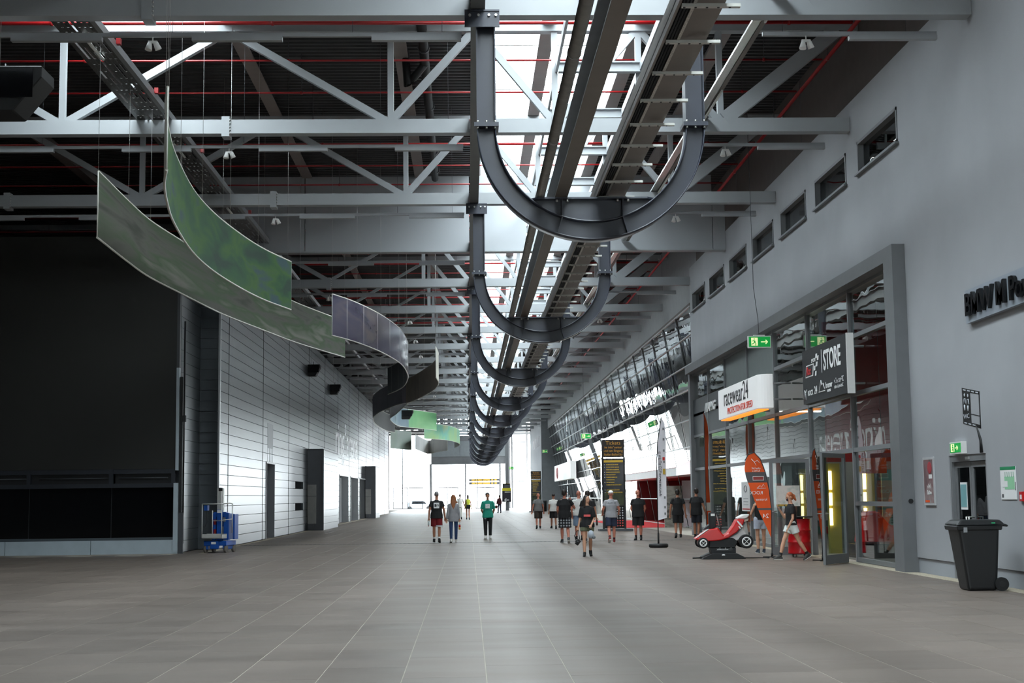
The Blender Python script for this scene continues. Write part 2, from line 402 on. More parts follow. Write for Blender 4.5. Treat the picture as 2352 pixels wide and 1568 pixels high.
# ---------------------------------------------------------------- left building: mass, cladding panels, recesses, boxed piers
XL = -8.31
CLAD = M('brushed_metal_cladding', (66, 70, 73), 0.30, metal=0.9, var=0.10, scale=0.35, stretch=(1, 0.5, 1.0))
MASS = M('recess_dark', (46, 47, 49), 0.8)
REC = [(59.05, 61.5, 0, 3.12), (69.0, 72.2, 2.11, 2.63), (69.0, 72.2, 1.04, 1.56), (87.4, 90.2, 0, 3.2), (92.5, 99.15, 0, 3.12), (101.2, 107.6, 0, 3.12), (109.7, 116.2, 0, 3.12), (124.0, 127.0, 0, 3.12)]
b = MB(); wall_holes(b, XL-.75, XL-.10, 47.9, 150.0, 0, 9.95, REC); b.box(-22, XL-.75, 47.9, 150.0, 0, 9.95)
wl = struct(b.build('wall_left', MASS))
cols = [47.9]+[49.7+8.35*k for k in range(13)]
rows = [0.02+0.35*k for k in range(29)]
rest = MB(); pcache = {}
for ci in range(len(cols)-1):
    for ri in range(28):
        z0, z1 = rows[ri], rows[ri+1]
        cuts = [(h[0], h[1]) for h in REC if h[2] < (z0+z1)/2 < h[3]]
        for a, c in sub_int(cols[ci]+.02, cols[ci+1]-.02, cuts):
            if ci < 8:
                key = round(c-a, 3)
                if key not in pcache:
                    o = MB().box(XL-.10, XL, 0, c-a, 0.009, 0.341).build('cladding_panel', CLAD, wl); pcache[key] = o
                else:
                    o = pcache[key].copy(); COL.objects.link(o); o.parent = wl
                o.location = (0, a, z0)
            else: rest.box(XL-.10, XL, a, c, z0+.009, z0+.341)
tag(rest.build('cladding_panel_field', CLAD, wl), kind='stuff')
b = MB()
for y in cols[1:]: b.box(XL-.02, XL+.012, y-.012, y+.012, 0, 9.95)
b.build('joint_strip', BLACK, wl)
# front return of the left building (faces the camera) and the side of the screen block
ret = struct(thing('wall_left_return', None, None, (-8.6, 47.9, 0)))
MB().box(-8.95, XL-.11, 47.85, 47.9, 0, 9.95).build('backing', MASS, ret)
ref = None
for ri in range(28):
    if ref is None: ref = MB().box(-8.95, XL, 47.79, 47.84, 0.006, 0.344).build('cladding_panel', CLAD, ret); o = ref
    else: o = ref.copy(); COL.objects.link(o); o.parent = ret
    o.location = (0, 0, rows[ri])
MB().box(XL-.03, XL+.03, 47.78, 47.96, 0, 9.95).build('corner_profile', ALU, ret)
side = struct(thing('wall_left_side', None, None, (-8.97, 46, 0)))
ref = None
for ri in range(28):
    if ref is None: ref = MB().box(-9.0, -8.95, 44.62, 47.78, 0.006, 0.344).build('cladding_panel', CLAD, side); o = ref
    else: o = ref.copy(); COL.objects.link(o); o.parent = side
    o.location = (0, 0, rows[ri])
# boxed piers standing proud of the cladding
def pier(name_n, y0, y1, label):
    p = struct(thing('trim_%d' % name_n, label, 'pier', (XL, (y0+y1)/2, 0)))
    MB().box(XL-.05, -7.56, y0+.06, y1, 0, 4.12).build('core', MASS, p)
    MB().box(XL, -7.55, y0, y0+.05, 0, 4.17).build('end_panel', DGREY, p)
    ref = None
    for ri in range(12):
        if ref is None: ref = MB().box(-7.56, -7.5, y0+.02, y1, 0.006, 0.339).build('cladding_panel', CLAD, p); o = ref
        else: o = ref.copy(); COL.objects.link(o); o.parent = p
        o.location = (0, 0, 0.345*ri)
    MB().box(-7.57, -7.47, y0-.02, y0+.06, 0, 4.18).build('corner_profile', DGREY, p)
    MB().box(XL, -7.5, y0, y1, 4.14, 4.2).build('cover', DGREY, p)
    c = MB(); c.box(XL+.02, -7.85, y0-.12, y0-.01, 0.35, 2.35); c.m = 1; c.box(XL+.02, -7.85, y0-.16, y0-.01, 1.75, 1.77); c.box(XL+.06, -7.95, y0-.2, y0-.01, .12, .35); c.build('service_cabinet', [M('cabinet_grey', (120, 119, 116), 0.5, var=.1), DGREY], p)
pier(5, 74.2, 82.7, 'nearer boxed metal pier standing out from the panelled wall')
pier(6, 115.7, 121.5, 'farther boxed metal pier standing out from the panelled wall')
# recessed door leaves, squares, painted-over sign above the first recess, wall lettering
for i, h in enumerate(REC):
    if h[2] > 0.5: continue
    d = struct(thing('door_%d' % (i+2), None, None, (XL-.3, (h[0]+h[1])/2, 0)))
    m = MB()
    n = 1 if h[1]-h[0] < 3 else 2
    for k in range(n):
        a = h[0]+.1+(h[1]-h[0]-.2)*k/n; c = h[0]+.1+(h[1]-h[0]-.2)*(k+1)/n
        MB().box(XL-.45, XL-.40, a+.02, c-.02, 0.02, h[3]-.08).build('door_leaf', DGREY, d)
    m.box(XL-.5, XL+.03, h[0]-.03, h[0]+.03, 0, h[3]+.03); m.box(XL-.5, XL+.03, h[1]-.03, h[1]+.03, 0, h[3]+.03); m.box(XL-.5, XL+.03, h[0], h[1], h[3]-.02, h[3]+.05)
    m.build('door_frame', ALU if n == 2 else GREYF, d)
b = MB(); b.box(XL, XL+.004, 59.4, 61.05, 3.75, 4.78); 
for k in range(4): b.box(XL, XL+.004, 59.45+.5*k, 59.52+.5*k, 3.15, 3.75)
tag(b.build('wall_patch', M('patch_grey', (92, 94, 97), 0.6)), 'dull grey painted patch above the first recessed door', 'patch')
o = text('ring°arena', (XL+.001, 89.6, 4.45), 3.0, M('faded_white_print', (236, 238, 240), 0.9), 'left', None, 'wall_lettering', ext=.002, sx=1.42)
tag(o, 'faded tall white lettering across the metal cladding of the wall', 'lettering')
# ---------------------------------------------------------------- roof steel
TY = [24.34+8.134*n for n in range(23)]
HT = 10.07
def truss(style):
    r = thing('roof_truss', 'x', 'truss', (0, 0, 0), 0, 'grey lattice roof trusses')
    for x0, x1 in ((-22, 0.11), (0.37, XR-.01)): MB().box(x0, x1, 0, 0.30, HT, HT+.33).build('bottom_chord', STEEL, r)
    MB().box(-22, XR+.28, 0.02, 0.28, 12.52, 12.70).build('top_chord', STEEL, r)
    B, T = HT+.33, 12.52
    if style == 'A':
        D = [((-1.74, B), (0.2, T), .17), ((-1.84, B), (-5.5, T), .17), ((-9.26, B), (-5.6, T), .17), ((-9.46, B), (-13.1, T), .17), ((-16.9, B), (-13.2, T), .17),
             ((2.05, B), (0.3, T), .16), ((2.2, B), (4.05, T), .16), ((5.95, B), (4.15, T), .16), ((6.1, B), (8.85, T), .34)]
        V = [-16.98, -9.36, -1.74, 2.12, 4.1, 6.02]
    else:
        D = [((0.05, B), (-1.68, T), .17), ((-5.5, B), (-1.8, T), .12), ((-5.6, B), (-9.3, T), .17), ((-13.1, B), (-9.4, T), .17),
             ((2.05, B), (0.4, T), .14), ((2.2, B), (4.05, T), .14), ((5.95, B), (4.15, T), .14), ((6.1, B), (8.85, T), .34)]
        V = [-9.36, -1.74, 2.12, 4.1, 6.02]
    for (a, za), (c, zc), w in D: MB().bar((a, .15, za-.02), (c, .15, zc+.02), w, w*.9, (0, 1, 0)).build('diagonal', STEEL, r)
    for x in V: MB().box(x-.07, x+.07, .08, .22, B-.02, T+.02).build('upright', STEEL, r)
    for x in (-13.18, -5.56, 2.12):
        m = MB(); m.box(x-.09, x+.09, -.03, .33, HT-.07, HT+.40); m.build('splice_plate', STEEL, r)
        if x < 0:
            m = MB()
            for k in range(5): m.cyl((x+.09, -.012+.0, HT+.0+.08*k), .018, .03, 6, axis='x')
            m.build('bolt_row', BOLT, r)
    return r
tA, tB = truss('A'), truss('B')
cA, cB = list(tA.children), list(tB.children)
usedA = usedB = False
for n, y in enumerate(TY):
    if n == 3 or y > 203: continue
    lab = ('nearest grey lattice roof truss, its bottom chord along the top edge of the picture' if n == 0 else
           '%s grey lattice roof truss counted from the viewer' % ORD[n if n < 3 else n-1])
    if n < 3:
        if not usedA: tA.location = (0, y, 0); tA['label'] = lab; usedA = True
        else: copy_tree(tA, (0, y, 0), lab, children=cA)
    else:
        if not usedB: tB.location = (0, y, 0); tB['label'] = lab; usedB = True
        else: copy_tree(tB, (0, y, 0), lab, children=cB)
BARR = M('pale_grey_barrier_panel', (166, 170, 174), 0.6, var=0.04, scale=0.5)
r = thing('smoke_barrier', 'deep solid grey panel beam crossing the hall under the roof', 'beam', (0, TY[3], 0))
for x0, x1 in ((-9.0, -5.6), (-5.56, .11), (.37, 2.1), (2.14, 8.6)): MB().box(x0, x1, TY[3], TY[3]+.26, HT+.05, 12.75).build('barrier_panel', BARR, r)
MB().box(8.62, XR-.01, TY[3], TY[3]+.26, HT+.05, 11.88).build('barrier_panel', BARR, r)
MB().box(-9.0, .11, TY[3]-.06, TY[3]+.34, HT, HT+.05).build('edge_profile', STEEL, r); MB().box(.37, XR-.01, TY[3]-.06, TY[3]+.34, HT, HT+.05).build('edge_profile', STEEL, r)
GIRD = M('grey_girder_paint', (104, 105, 104), 0.5, var=0.05)
r = thing('long_girder', 'grey lengthwise girder that carries the straight legs of the curved frames', 'girder', (0.24, 90, 10))
MB().box(.12, .36, -25, 204, 9.98, 10.01).build('bottom_flange', GIRD, r); MB().box(.225, .255, -25, 204, 10.01, 10.43).build('web', GIRD, r); MB().box(.12, .36, -25, 204, 10.43, 10.46).build('top_flange', GIRD, r)
for i in range(28): MB().box(.13, .35, -24+8.134*i, -23.98+8.134*i, 10.01, 10.43).build('stiffener', GIRD, r)
PURL = M('warm_grey_purlin', (140, 130, 126), 0.6)
for x, lab in ((-13.1, 'lengthwise roof purlin farthest from the skylight on the dark side'), (-9.4, 'lengthwise roof purlin above the perforated cable tray'), (-5.5, 'lengthwise roof purlin above the curved banners'), (-1.6, 'lengthwise roof purlin beside the big skylight, dark side'), (2.0, 'warm grey purlin running down the middle of the bright skylight'), (4.2, 'warm grey purlin along the skylight edge above the cable tray'), (6.3, 'lengthwise roof purlin between the skylight and the plaster wall')):
    r = thing('roof_purlin', lab, 'purlin', (x, 90, 12.7), 0, 'roof purlins')
    MB().box(x-.17, x+.17, -25, 204, 12.7, 12.73).build('bottom_flange', PURL, r); MB().box(x-.02, x+.02, -25, 204, 12.73, 13.06).build('web', PURL, r)
# service frame: runners on the truss uprights with short cross beams, above the pipe and tray
r0 = thing('service_frame', 'grey steel frame of runners and cross beams above the pipe and tray', 'steel frame', (3.2, 56, 11.6))
for x in (2.16, 4.14):
    for a, c in ((24.3, 48.72), (49.03, 80)): MB().box(x-.03, x+.03, a, c, 11.53, 11.72).build('runner', STEEL, r0)
for i in range(13):
    y = TY[1]+4.067*(i-1)
    if abs(y-TY[3]) < .5: continue
    b = MB(); b.box(2.2, 4.25, y-.09, y+.09, 11.5, 11.53); b.box(2.2, 4.25, y-.015, y+.015, 11.53, 11.72); b.box(2.2, 4.25, y-.09, y+.09, 11.72, 11.75); b.build('cross_beam', STEEL, r0)

# ---------------------------------------------------------------- U-shaped hanger frames
UX, UZ, UR, UW = 2.165, 7.92, 1.965, 0.33
def arc(r, a0, a1, n): return [(UX+r*math.cos(a0+(a1-a0)*i/n), UZ+r*math.sin(a0+(a1-a0)*i/n)) for i in range(n+1)]
def band(b, pts, t, y0, y1, inward):
    """curved flange: follows pts (x,z), thickness t towards the centre, from y0 to y1"""
    n = len(pts); q = []
    for x, z in pts:
        d = Vector((UX-x, UZ-z)).normalized()*t*inward; q.append((x+d.x, z+d.y))
    vs = [(x, y0, z) for x, z in pts]+[(x, y1, z) for x, z in pts]+[(x, y0, z) for x, z in q]+[(x, y1, z) for x, z in q]
    fs = []
    b.smooth = True
    for i in range(n-1):
        fs += [(i, i+1, n+i+1, n+i), (2*n+i+1, 2*n+i, 3*n+i, 3*n+i+1), (i+1, i, 2*n+i, 2*n+i+1), (n+i, n+i+1, 3*n+i+1, 3*n+i)]
    fs += [(0, n, 3*n, 2*n), (n-1, 3*n-1, 4*n-1, 2*n-1)]
    b.add(vs, fs); b.smooth = False
def uframe():
    r = thing('hanger_frame', 'x', 'steel frame', (0, 0, 0), 0, 'dark U-shaped hanger frames')
    D = 0.17
    for nm, xo, xi in (('leg', .20, .53), ('leg', 4.13, 3.80)):
        s = 1 if xi > xo else -1
        b = MB(); b.box(xo, xo+.022*s, -D, D, UZ+.07, 9.93); b.box(xi, xi-.022*s, -D, D, UZ+.07, 9.93); b.box(min(xo, xi)+.02, max(xo, xi)-.02, -.012, .012, UZ+.07, 9.93)
        leg = b.build(nm, DSTEEL, r)
        c = (xo+xi)/2
        MB().box(c-.21, c+.21, -D-.05, D+.05, UZ+.035, UZ+.07).build('flange_plate', DSTEEL, leg); MB().box(c-.21, c+.21, -D-.05, D+.05, UZ, UZ+.035).build('flange_plate', DSTEEL, leg)
        b = MB()
        for dx in (-.15, 0, .15):
            b.cyl((c+dx, -D-.01, UZ-.035), .022, .035, 6); b.cyl((c+dx, -D-.01, UZ+.07), .022, .035, 6)
        b.build('bolts', BOLT, leg)
        t = MB(); t.box(c-.36, c+.24, -D-.1, D+.1, 9.93, 9.96); t.box(c-.36, c+.24, -D-.08, -D-.05, 9.66, 9.93); t.build('top_bracket', DSTEEL, leg)
        b = MB()
        for dx in (-.27, -.12, .06, .18):
            b.cyl((c+dx, -D-.12, 9.86), .025, .05, 6, axis='y')
        b.build('bolts', BOLT, leg)
        if s < 0: MB().box(c-.1, c+.1, -.1, .1, 9.96, 10.12).build('packer', DSTEEL, leg)
    a0, a1 = PI, 2*PI
    b = MB()
    band(b, arc(UR, a0, a1, 40), .022, -D, D, 1); band(b, arc(UR-UW, a0, a1, 40), .022, -D, D, -1)
    po, pi_ = arc(UR-.02, a0, a1, 40), arc(UR-UW+.02, a0, a1, 40)
    for yy in (-.012, .012):
        b.add([(x, yy, z) for x, z in po]+[(x, yy, z) for x, z in pi_], [(i, i+1, 41+i+1, 41+i) for i in range(40)])
    b.build('arc_beam', DSTEEL, r)
    # deck: web filling the bowl up to the deck plate, stiffeners
    hz = 6.66
    half = math.sqrt((UR-UW)**2-(UZ-hz)**2); a = math.asin(half/(UR-UW))
    arcp = [(UX+(UR-UW)*math.sin(t), UZ-(UR-UW)*math.cos(t)) for t in [-a+2*a*i/16 for i in range(17)]]
    b = MB(); b.prism([(x, z) for x, z in arcp], (0, -.012, 0), (1, 0, 0), (0, 0, 1), (0, .024, 0)); dk = b.build('deck_web', DSTEEL, r)
    b = MB(); n = 8; W = half+.02; cr = .12
    poly = [(-W+cr, -D), (W-cr, -D), (W, -D+cr), (W, D-cr), (W-cr, D), (-W+cr, D), (-W, D-cr), (-W, -D+cr)]
    b.prism(poly, (UX, 0, hz), (1, 0, 0), (0, 1, 0), (0, 0, .03)); b.build('deck_plate', DSTEEL, r)
    for x in (UX-.52, UX+.52):
        zb = UZ-math.sqrt((UR-UW)**2-(x-UX)**2); b = MB(); b.box(x-.012, x+.012, -D+.02, D-.02, zb, hz)
        x2 = UX+(x-UX)*1.15; zo = UZ-math.sqrt((UR-.02)**2-(x2-UX)**2)
        b.bar((x, -.09, zb-.02), (x2, -.09, zo), .14, .02, (1, 0, 0)); b.build('stiffener', DSTEEL, r)
        b = MB()
        for dx in (-.09, .09): b.cyl((x+dx, -D+.04, hz-.045), .026, .045, 6)
        b.build('bolts', BOLT, r)
    return r
u = uframe(); uc = list(u.children)
for n in range(12):
    y = 24.0+16.268*n
    lab = ('nearest and largest dark steel U-shaped hanger frame under the skylight' if n == 0 else
           'smallest dark U-shaped hanger frame, at the far end of the row' if n == 11 else '%s dark steel U-shaped hanger frame counted from the viewer' % ORD[n])
    if n == 0: u.location = (0, y, 0); u['label'] = lab
    else: copy_tree(u, (0, y, 0), lab, children=uc)

# ---------------------------------------------------------------- pipe, rail and cable tray lying in the U frames
Y0, Y1 = 6.0, 203.5
r = thing('round_duct', 'round galvanised pipe lying in the U frames beside the steel rail', 'pipe', (1.285, 90, 6.7))
MB().tube([(1.285, Y0, 6.78), (1.285, Y1, 6.78)], .08, 14).build('pipe', GALV, r)
b = MB()
for i in range(48): b.tube([(1.285, 8+i*4.067, 6.78), (1.285, 8.05+i*4.067, 6.78)], .087, 14)
b.build('coupling', GALV, r)
r = thing('steel_rail', 'wide galvanised steel channel rail running through the U frames', 'rail', (1.66, 90, 6.7))
b = MB(); b.box(1.52, 1.74, Y0, Y1, 6.700, 6.72); b.box(1.715, 1.74, Y0, Y1, 6.72, 7.20); b.box(1.52, 1.74, Y0, Y1, 7.20, 7.225); b.build('channel', M('blue_grey_channel', (146, 150, 154), .5, metal=.1, var=.08), r)
MB().box(1.525, 1.735, Y0, Y1, 6.696, 6.700).build('cover_plate', M('brown_cover_plate', (112, 104, 96), 0.5, metal=.3), r)
b = MB()
for i in range(40): b.cyl((1.695, 9+i*4.067, 6.95), .025, .02, 6, axis='x')
b.build('bolts', BOLT, r)
TRAY = M('taupe_tray', (108, 100, 94), 0.45, metal=0.35, var=.08)
r = thing('cable_tray', 'taupe cable tray with black cables and rows of clamp bars in the U frames', 'cable tray', (2.6, 90, 6.7))
b = MB(); b.box(2.23, 2.76, Y0, Y1, 6.78, 6.80); b.box(2.23, 2.26, Y0, Y1, 6.70, 6.95); b.box(2.73, 2.76, Y0, Y1, 6.80, 6.92); b.build('tray', TRAY, r)
for k, xx in enumerate((2.305, 2.34, 2.375)): MB().tube([(xx, Y0, 6.755), (xx, Y1, 6.755)], .016, 6).build('cable', BLACK, r)
MB().box(2.40, 2.435, Y0, Y1, 6.73, 6.78).build('mesh_strip', M('perforated_strip', (176, 172, 164), 0.35, metal=.7, var=.5, scale=60), r)
cb = None
for i in range(90):
    y = 12.0+i*1.2
    if cb is None:
        b = MB(); b.box(2.28, 2.90, -.03, .03, 6.70, 6.735)
        b.m = 1
        for k in range(5): b.cyl((2.31+.12*k, 0, 6.695), .014, .006, 6)
        cb = b.build('clamp_bar', [M('clamp_zinc', (186, 186, 180), .45, metal=.2), BLACK], r); o = cb; base = y
    else: o = cb.copy(); COL.objects.link(o); o.parent = r
    o.location = (0, y, 0)
# fluorescent trunking on the bottom chords, right of the U frames
r = thing('light_trunking', 'bright metal light trunking running lengthwise just right of the U frames', 'lamp', (5.48, 90, 10.42))
for a, c in ((20, 48.7), (49.05, 203)): MB().box(5.40, 5.56, a, c, 10.42, 10.47).build('trunk', M('bright_trunking', (206, 204, 200), .25, metal=.8), r); MB().box(5.57, 5.66, a, c, 10.405, 10.43).build('side_tray', TRAY, r)
for i in (0, 1, 2, *range(4, 22)): MB().tube([(5.615, 22+8.134*i, 10.37), (5.615, 25.6+8.134*i, 10.37)], .03, 6).build('tube_lamp', M('tube_lamp', (225, 225, 220), .4), r)
# perforated tray on the dark side
PERF = M('perforated_tray', (96, 94, 92), .4, metal=.6, var=.6, scale=30)
r = thing('perforated_cable_tray', 'wide perforated cable tray lying on the trusses above the curved banners', 'cable tray', (-7.2, 60, 10.42))
# punched floor: slats leave rows of slots so that daylight glitters through
b = MB()
rng = random.Random(3)
for k in range(7):
    x = -7.58+k*.105
    b.box(x, x+.06, 12, 48.7, 10.42, 10.43); b.box(x, x+.06, 49.05, 150, 10.42, 10.43)
yy = 14.0
while yy < 75:
    L = rng.uniform(.12, .5)
    if 47.9 < yy < 49.05: yy = 49.06
    for k in range(6):
        if rng.random() < .62: b.box(-7.52+k*.105, -7.475+k*.105, yy, yy+L, 10.422, 10.428)
    yy += L+.03
b.box(-7.58, -6.89, 75, 150, 10.42, 10.43)
b.build('tray_floor', PERF, r)
for a, c in ((12, 48.7), (49.05, 150)): MB().box(-7.62, -7.58, a, c, 10.42, 10.56).build('tray_side', PERF, r); MB().box(-6.90, -6.80, a, c, 10.405, 10.56).build('tray_side', ALU, r)
for y in (27.2, 30.6, 36.0, 44.0): MB().box(-6.80, -6.72, y, y+.12, 10.5, 10.62).build('red_junction_box', REDPIPE, r)
for y in (26.3, 34.5, 42.5): MB().tube([(-7.2, y, 10.37), (-7.2, y+1.5, 10.37)], .035, 6).build('tube_lamp', M('tube_lamp', (225, 225, 220), .4), r)
b = MB(); b.tube([(-6.85, 31.9, 10.4), (-6.83, 32.3, 10.2), (-6.9, 32.44, 10.0), (-6.88, 32.44, 9.7)], .012, 5); b.build('loose_cable', BLACK, r)

# ---------------------------------------------------------------- red sprinkler pipes
cnt = 0
def rpipe(lab, pts, rad, drops=()):
    o = thing('sprinkler_pipe', lab, 'pipe', pts[0], 0, 'red sprinkler pipes under the roof')
    MB().tube(pts, rad, 6).build('pipe', REDPIPE, o)
    if drops:
        b = MB()
        for p in drops: b.tube([p, (p[0], p[1], 13.08)], .008, 4)
        b.build('hanger_rod', DGREY, o)
        b = MB()
        for p in drops: b.tube([(p[0]-.03, p[1], p[2]), (p[0]+.03, p[1], p[2])], rad+.02, 6)
        b.build('coupling', REDPIPE, o)
for i in range(24):
    y = 30.4+2.71*i; main = i % 4 == 0
    lab = '%s red sprinkler pipe crossing under the roof' % ORD[i] if i < 23 else 'twenty-fourth red sprinkler pipe crossing under the roof'
    rpipe(lab, [(-21.8, y, 12.0), (8.62, y, 12.0)], .042 if main else .024, [(x, y, 12.0) for x in (-9.0, -4.2, 3.4, 7.2)])
rpipe('red sprinkler main running lengthwise above the plaster wall', [(8.72, 10, 12.0), (8.72, 190, 12.0)], .05, [(8.72, 27+6*i, 12.0) for i in range(10)])
r = thing('drain_pipe', 'black flexible drain pipe hanging along the roof beside the skylight', 'pipe', (-1.0, 40, 12.6))
b = MB(); b.tube([(-1.0, 24.5, 12.55), (-1.0, 33, 12.55), (-1.02, 40, 12.5), (-1.05, 48, 12.5)], .12, 10); b.tube([(-1.0, 35.0, 12.5), (-1.3, 35.2, 12.2), (-1.45, 35.2, 12.0), (-1.5, 35.2, 12.9)], .1, 8)
b.build('pipe', RUBBER, r)
b = MB()
for i in range(9): b.tube([(-1.0, 26+2.6*i, 12.55), (-1.0, 26.08+2.6*i, 12.55)], .15, 10)
b.build('clip', DGREY, r)

# ---------------------------------------------------------------- light rails and twin spotlights below each truss
LAMPB = M('lamp_body_grey', (150, 152, 155), .4, var=.03)
def spot(loc, lab):
    s = thing('spotlight', lab, 'spotlight', loc, 0, 'white twin spotlights under the light rails')
    x, y, z = loc
    MB().tube([(x-.05, y, z-.10), (x-.07, y-.02, z-.24)], .035, 12, True, .065).build('lamp_cone', WHITE, s)
    MB().tube([(x+.05, y, z-.10), (x+.10, y+.03, z-.22)], .045, 12, True, .06).build('lamp_cone', WHITE, s)
    MB().box(x-.08, x+.08, y-.02, y+.02, z-.11, z-.07).build('yoke', WHITE, s); MB().tube([(x, y, z-.1), (x, y, z+.001)], .012, 6).build('stem', WHITE, s)
for n, y in enumerate(TY[:18]):
    yy = y+.45; z = 9.85
    o = ORD[n] if n else 'nearest'
    if n == 3: yy = y+.8
    if n == 15: continue
    L = thing('light_rail', '%s long suspended light rail, over the dark side of the hall' % o, 'lamp', (-6, yy, z), 0, 'light rails over the dark side')
    MB().box(-21, -.05, yy-.035, yy+.035, z-.02, z+.05).build('rail', LAMPB, L)
    k = 0; x = -.06
    while x > -20:
        MB().box(x-1.60, x, yy-.06, yy+.06, z-.10, z-.02).build('lamp', LAMPB, L); x -= 3.19
    for xx in (-.4, -2.0, -5.2, -9.9, -14.6): MB().tube([(xx, yy, z+.05), (xx, yy, 13.1)], .004, 4).build('suspension_wire', DGREY, L)
    if n == 3: continue
    R_ = thing('light_rail', '%s short suspended light rail, beside the plaster wall' % o, 'lamp', (7, yy, z), 0, 'light rails beside the plaster wall')
    MB().box(5.38, 8.55, yy-.035, yy+.035, z-.02, z+.05).build('rail', LAMPB, R_)
    MB().box(6.95, 8.55, yy-.06, yy+.06, z-.10, z-.02).build('lamp', LAMPB, R_)
    for xx in (5.75, 8.0): MB().tube([(xx, yy, z+.05), (xx, yy, 13.1)], .004, 4).build('suspension_wire', DGREY, R_)
    if n < 12:
        spot((-5.55 if n < 5 else -2.68, yy, z-.02) if n != 5 else (-2.66, yy, z-.02), '%s white twin spotlight hanging over the dark side' % o)
        if n < 6 and n not in (3, 4): spot((6.17, yy, z-.02), '%s white twin spotlight hanging beside the plaster wall' % o)
# ---------------------------------------------------------------- big dark video wall on the left
SCR = M('dark_screen', (28, 28, 25), .55, var=.12, scale=.4)
PALE = M('pale_base', (170, 182, 190), .5, var=.05)
r = thing('video_wall', 'huge black video wall with dark windows and pale base below', 'screen', (-15, 44.6, 0))
MB().box(-22, -9.06, 44.5, 44.7, 2.60, 9.9).build('screen', SCR, r)
MB().box(-22, -9.0, 44.7, 47.9, 0, 9.9).build('housing', MASS, r)
b = MB(); b.box(-9.045, -8.955, 44.42, 44.60, 2.55, 5.73); b.build('light_strip', PALE, r)
MB().box(-9.045, -8.955, 44.42, 44.60, 5.73, 9.9).build('edge_profile', DGREY, r)
MB().box(-9.09, -8.955, 44.40, 44.60, 0.05, 2.16).build('light_strip', PALE, r)
fr = MB(); fr.box(-22, -9.06, 44.52, 44.62, 2.46, 2.60); fr.box(-22, -9.06, 44.46, 44.62, 2.03, 2.16)
for x in (-18.6, -16.07, -13.55, -11.03, -9.12): fr.box(x-.06, x+.06, 44.48, 44.62, 2.03, 2.6)
fr.build('window_frame', M('blue_black_frame', (34, 38, 46), .45), r)
for k, (a, c) in enumerate(((-18.5, -16.2), (-15.9, -13.65), (-13.25, -11.13), (-10.8, -9.3))):
    MB().box(a-.2, c+.2, 44.64, 44.66, 2.16, 2.46).build('slot_back', BLACK, r)
    MB().tube([(a, 44.58, 2.33), (c, 44.58, 2.33)], .02, 6).build('lamp_bar', DGREY, r)
DARKGL = M('black_glazing', (8, 9, 12), .08, var=.2, spec=.35)
for a, c in ((-21.9, -18.62), (-18.58, -16.09), (-16.05, -13.57), (-13.53, -11.05), (-11.01, -9.11)): MB().box(a, c, 44.60, 44.63, .49, 2.03).build('pane', DARKGL, r)
MB().box(-22, -9.05, 44.50, 44.62, .40, .50).build('sill', M('sill_grey', (70, 78, 84), .5), r)
ref = None
for k in range(5): MB().box(-22+2.6*k+.01, -19.4+2.6*k-.01 if k < 4 else -8.96, 44.44, 44.60, .0, .42).build('base_panel', PALE, r)
r = thing('cable_riser', 'black cable riser standing beside the edge of the video wall', 'cable duct', (-8.9, 44.55, 0))
MB().box(-8.94, -8.86, 44.47, 44.60, 1.25, 5.45).build('duct', BLACK, r); MB().tube([(-8.82, 44.55, 0.3), (-8.82, 44.55, 7.2)], .03, 6).build('conduit', BLACK, r)
MB().box(-8.86, -8.76, 44.5, 44.62, 4.05, 4.25).build('junction_box', BLACK, r)
b = MB(); b.box(-8.95, -8.8, 44.48, 44.6, 0, 1.25); b.build('foot_panel', DGREY, r)

# ---------------------------------------------------------------- curved banners hung in the hall
def paint(name, cols, scale=1.0, stretch=(1, 1, 1), rough=.5):
    if name in _M: return _M[name]
    m = bpy.data.materials.new(name); m.use_nodes = True; nt = m.node_tree; N = nt.nodes; L = nt.links; bb = N['Principled BSDF']
    tc = N.new('ShaderNodeTexCoord'); mp = N.new('ShaderNodeMapping'); L.new(tc.outputs['Object'], mp.inputs['Vector']); mp.inputs['Scale'].default_value = stretch
    nz = N.new('ShaderNodeTexNoise'); nz.inputs['Scale'].default_value = scale; nz.inputs['Detail'].default_value = 3; nz.inputs['Distortion'].default_value = .6; L.new(mp.outputs[0], nz.inputs['Vector'])
    cr = N.new('ShaderNodeValToRGB'); L.new(nz.outputs['Fac'], cr.inputs['Fac'])
    el = cr.color_ramp.elements
    while len(el) < len(cols): el.new(.5)
    for i, c in enumerate(cols): el[i].position = .32+.36*i/max(1, len(cols)-1); el[i].color = (*lin(c), 1)
    L.new(cr.outputs['Color'], bb.inputs['Base Color']); bb.inputs['Roughness'].default_value = rough
    _M[name] = m; return m
P_A = paint('grey_green_blur_print', [(46, 50, 40), (76, 76, 69), (54, 74, 46), (104, 102, 95)], 1.5, (1, .12, 1.6), .8)
P_B = paint('green_blur_print', [(18, 48, 34), (26, 70, 38), (48, 84, 28), (40, 66, 70)], 1.3, (1, .35, 1.2), .8)
P_BB = paint('beige_back', [(206, 204, 190), (214, 212, 200)], .5)
P_C = paint('violet_grey_print', [(70, 66, 84), (88, 84, 100), (110, 102, 104)], .6, (1, .4, 2), .16)
P_CB = paint('dark_back', [(50, 50, 52), (58, 58, 60)], .6)
P_D = paint('taupe_print', [(176, 166, 152), (190, 180, 166), (166, 156, 144)], .5)
P_D2 = paint('lilac_grey_print', [(150, 148, 162), (168, 166, 178)], .6, (1, .4, 2), .5)
P_E1 = paint('slate_blue_print', [(96, 116, 130), (124, 140, 150)], .6)
P_E2 = paint('leaf_green_print', [(90, 150, 104), (118, 172, 120), (140, 176, 128)], .4, (1, .3, 1.5))
P_F = paint('yellow_green_print', [(168, 180, 110), (150, 188, 140), (120, 180, 168), (188, 190, 140)], .25)
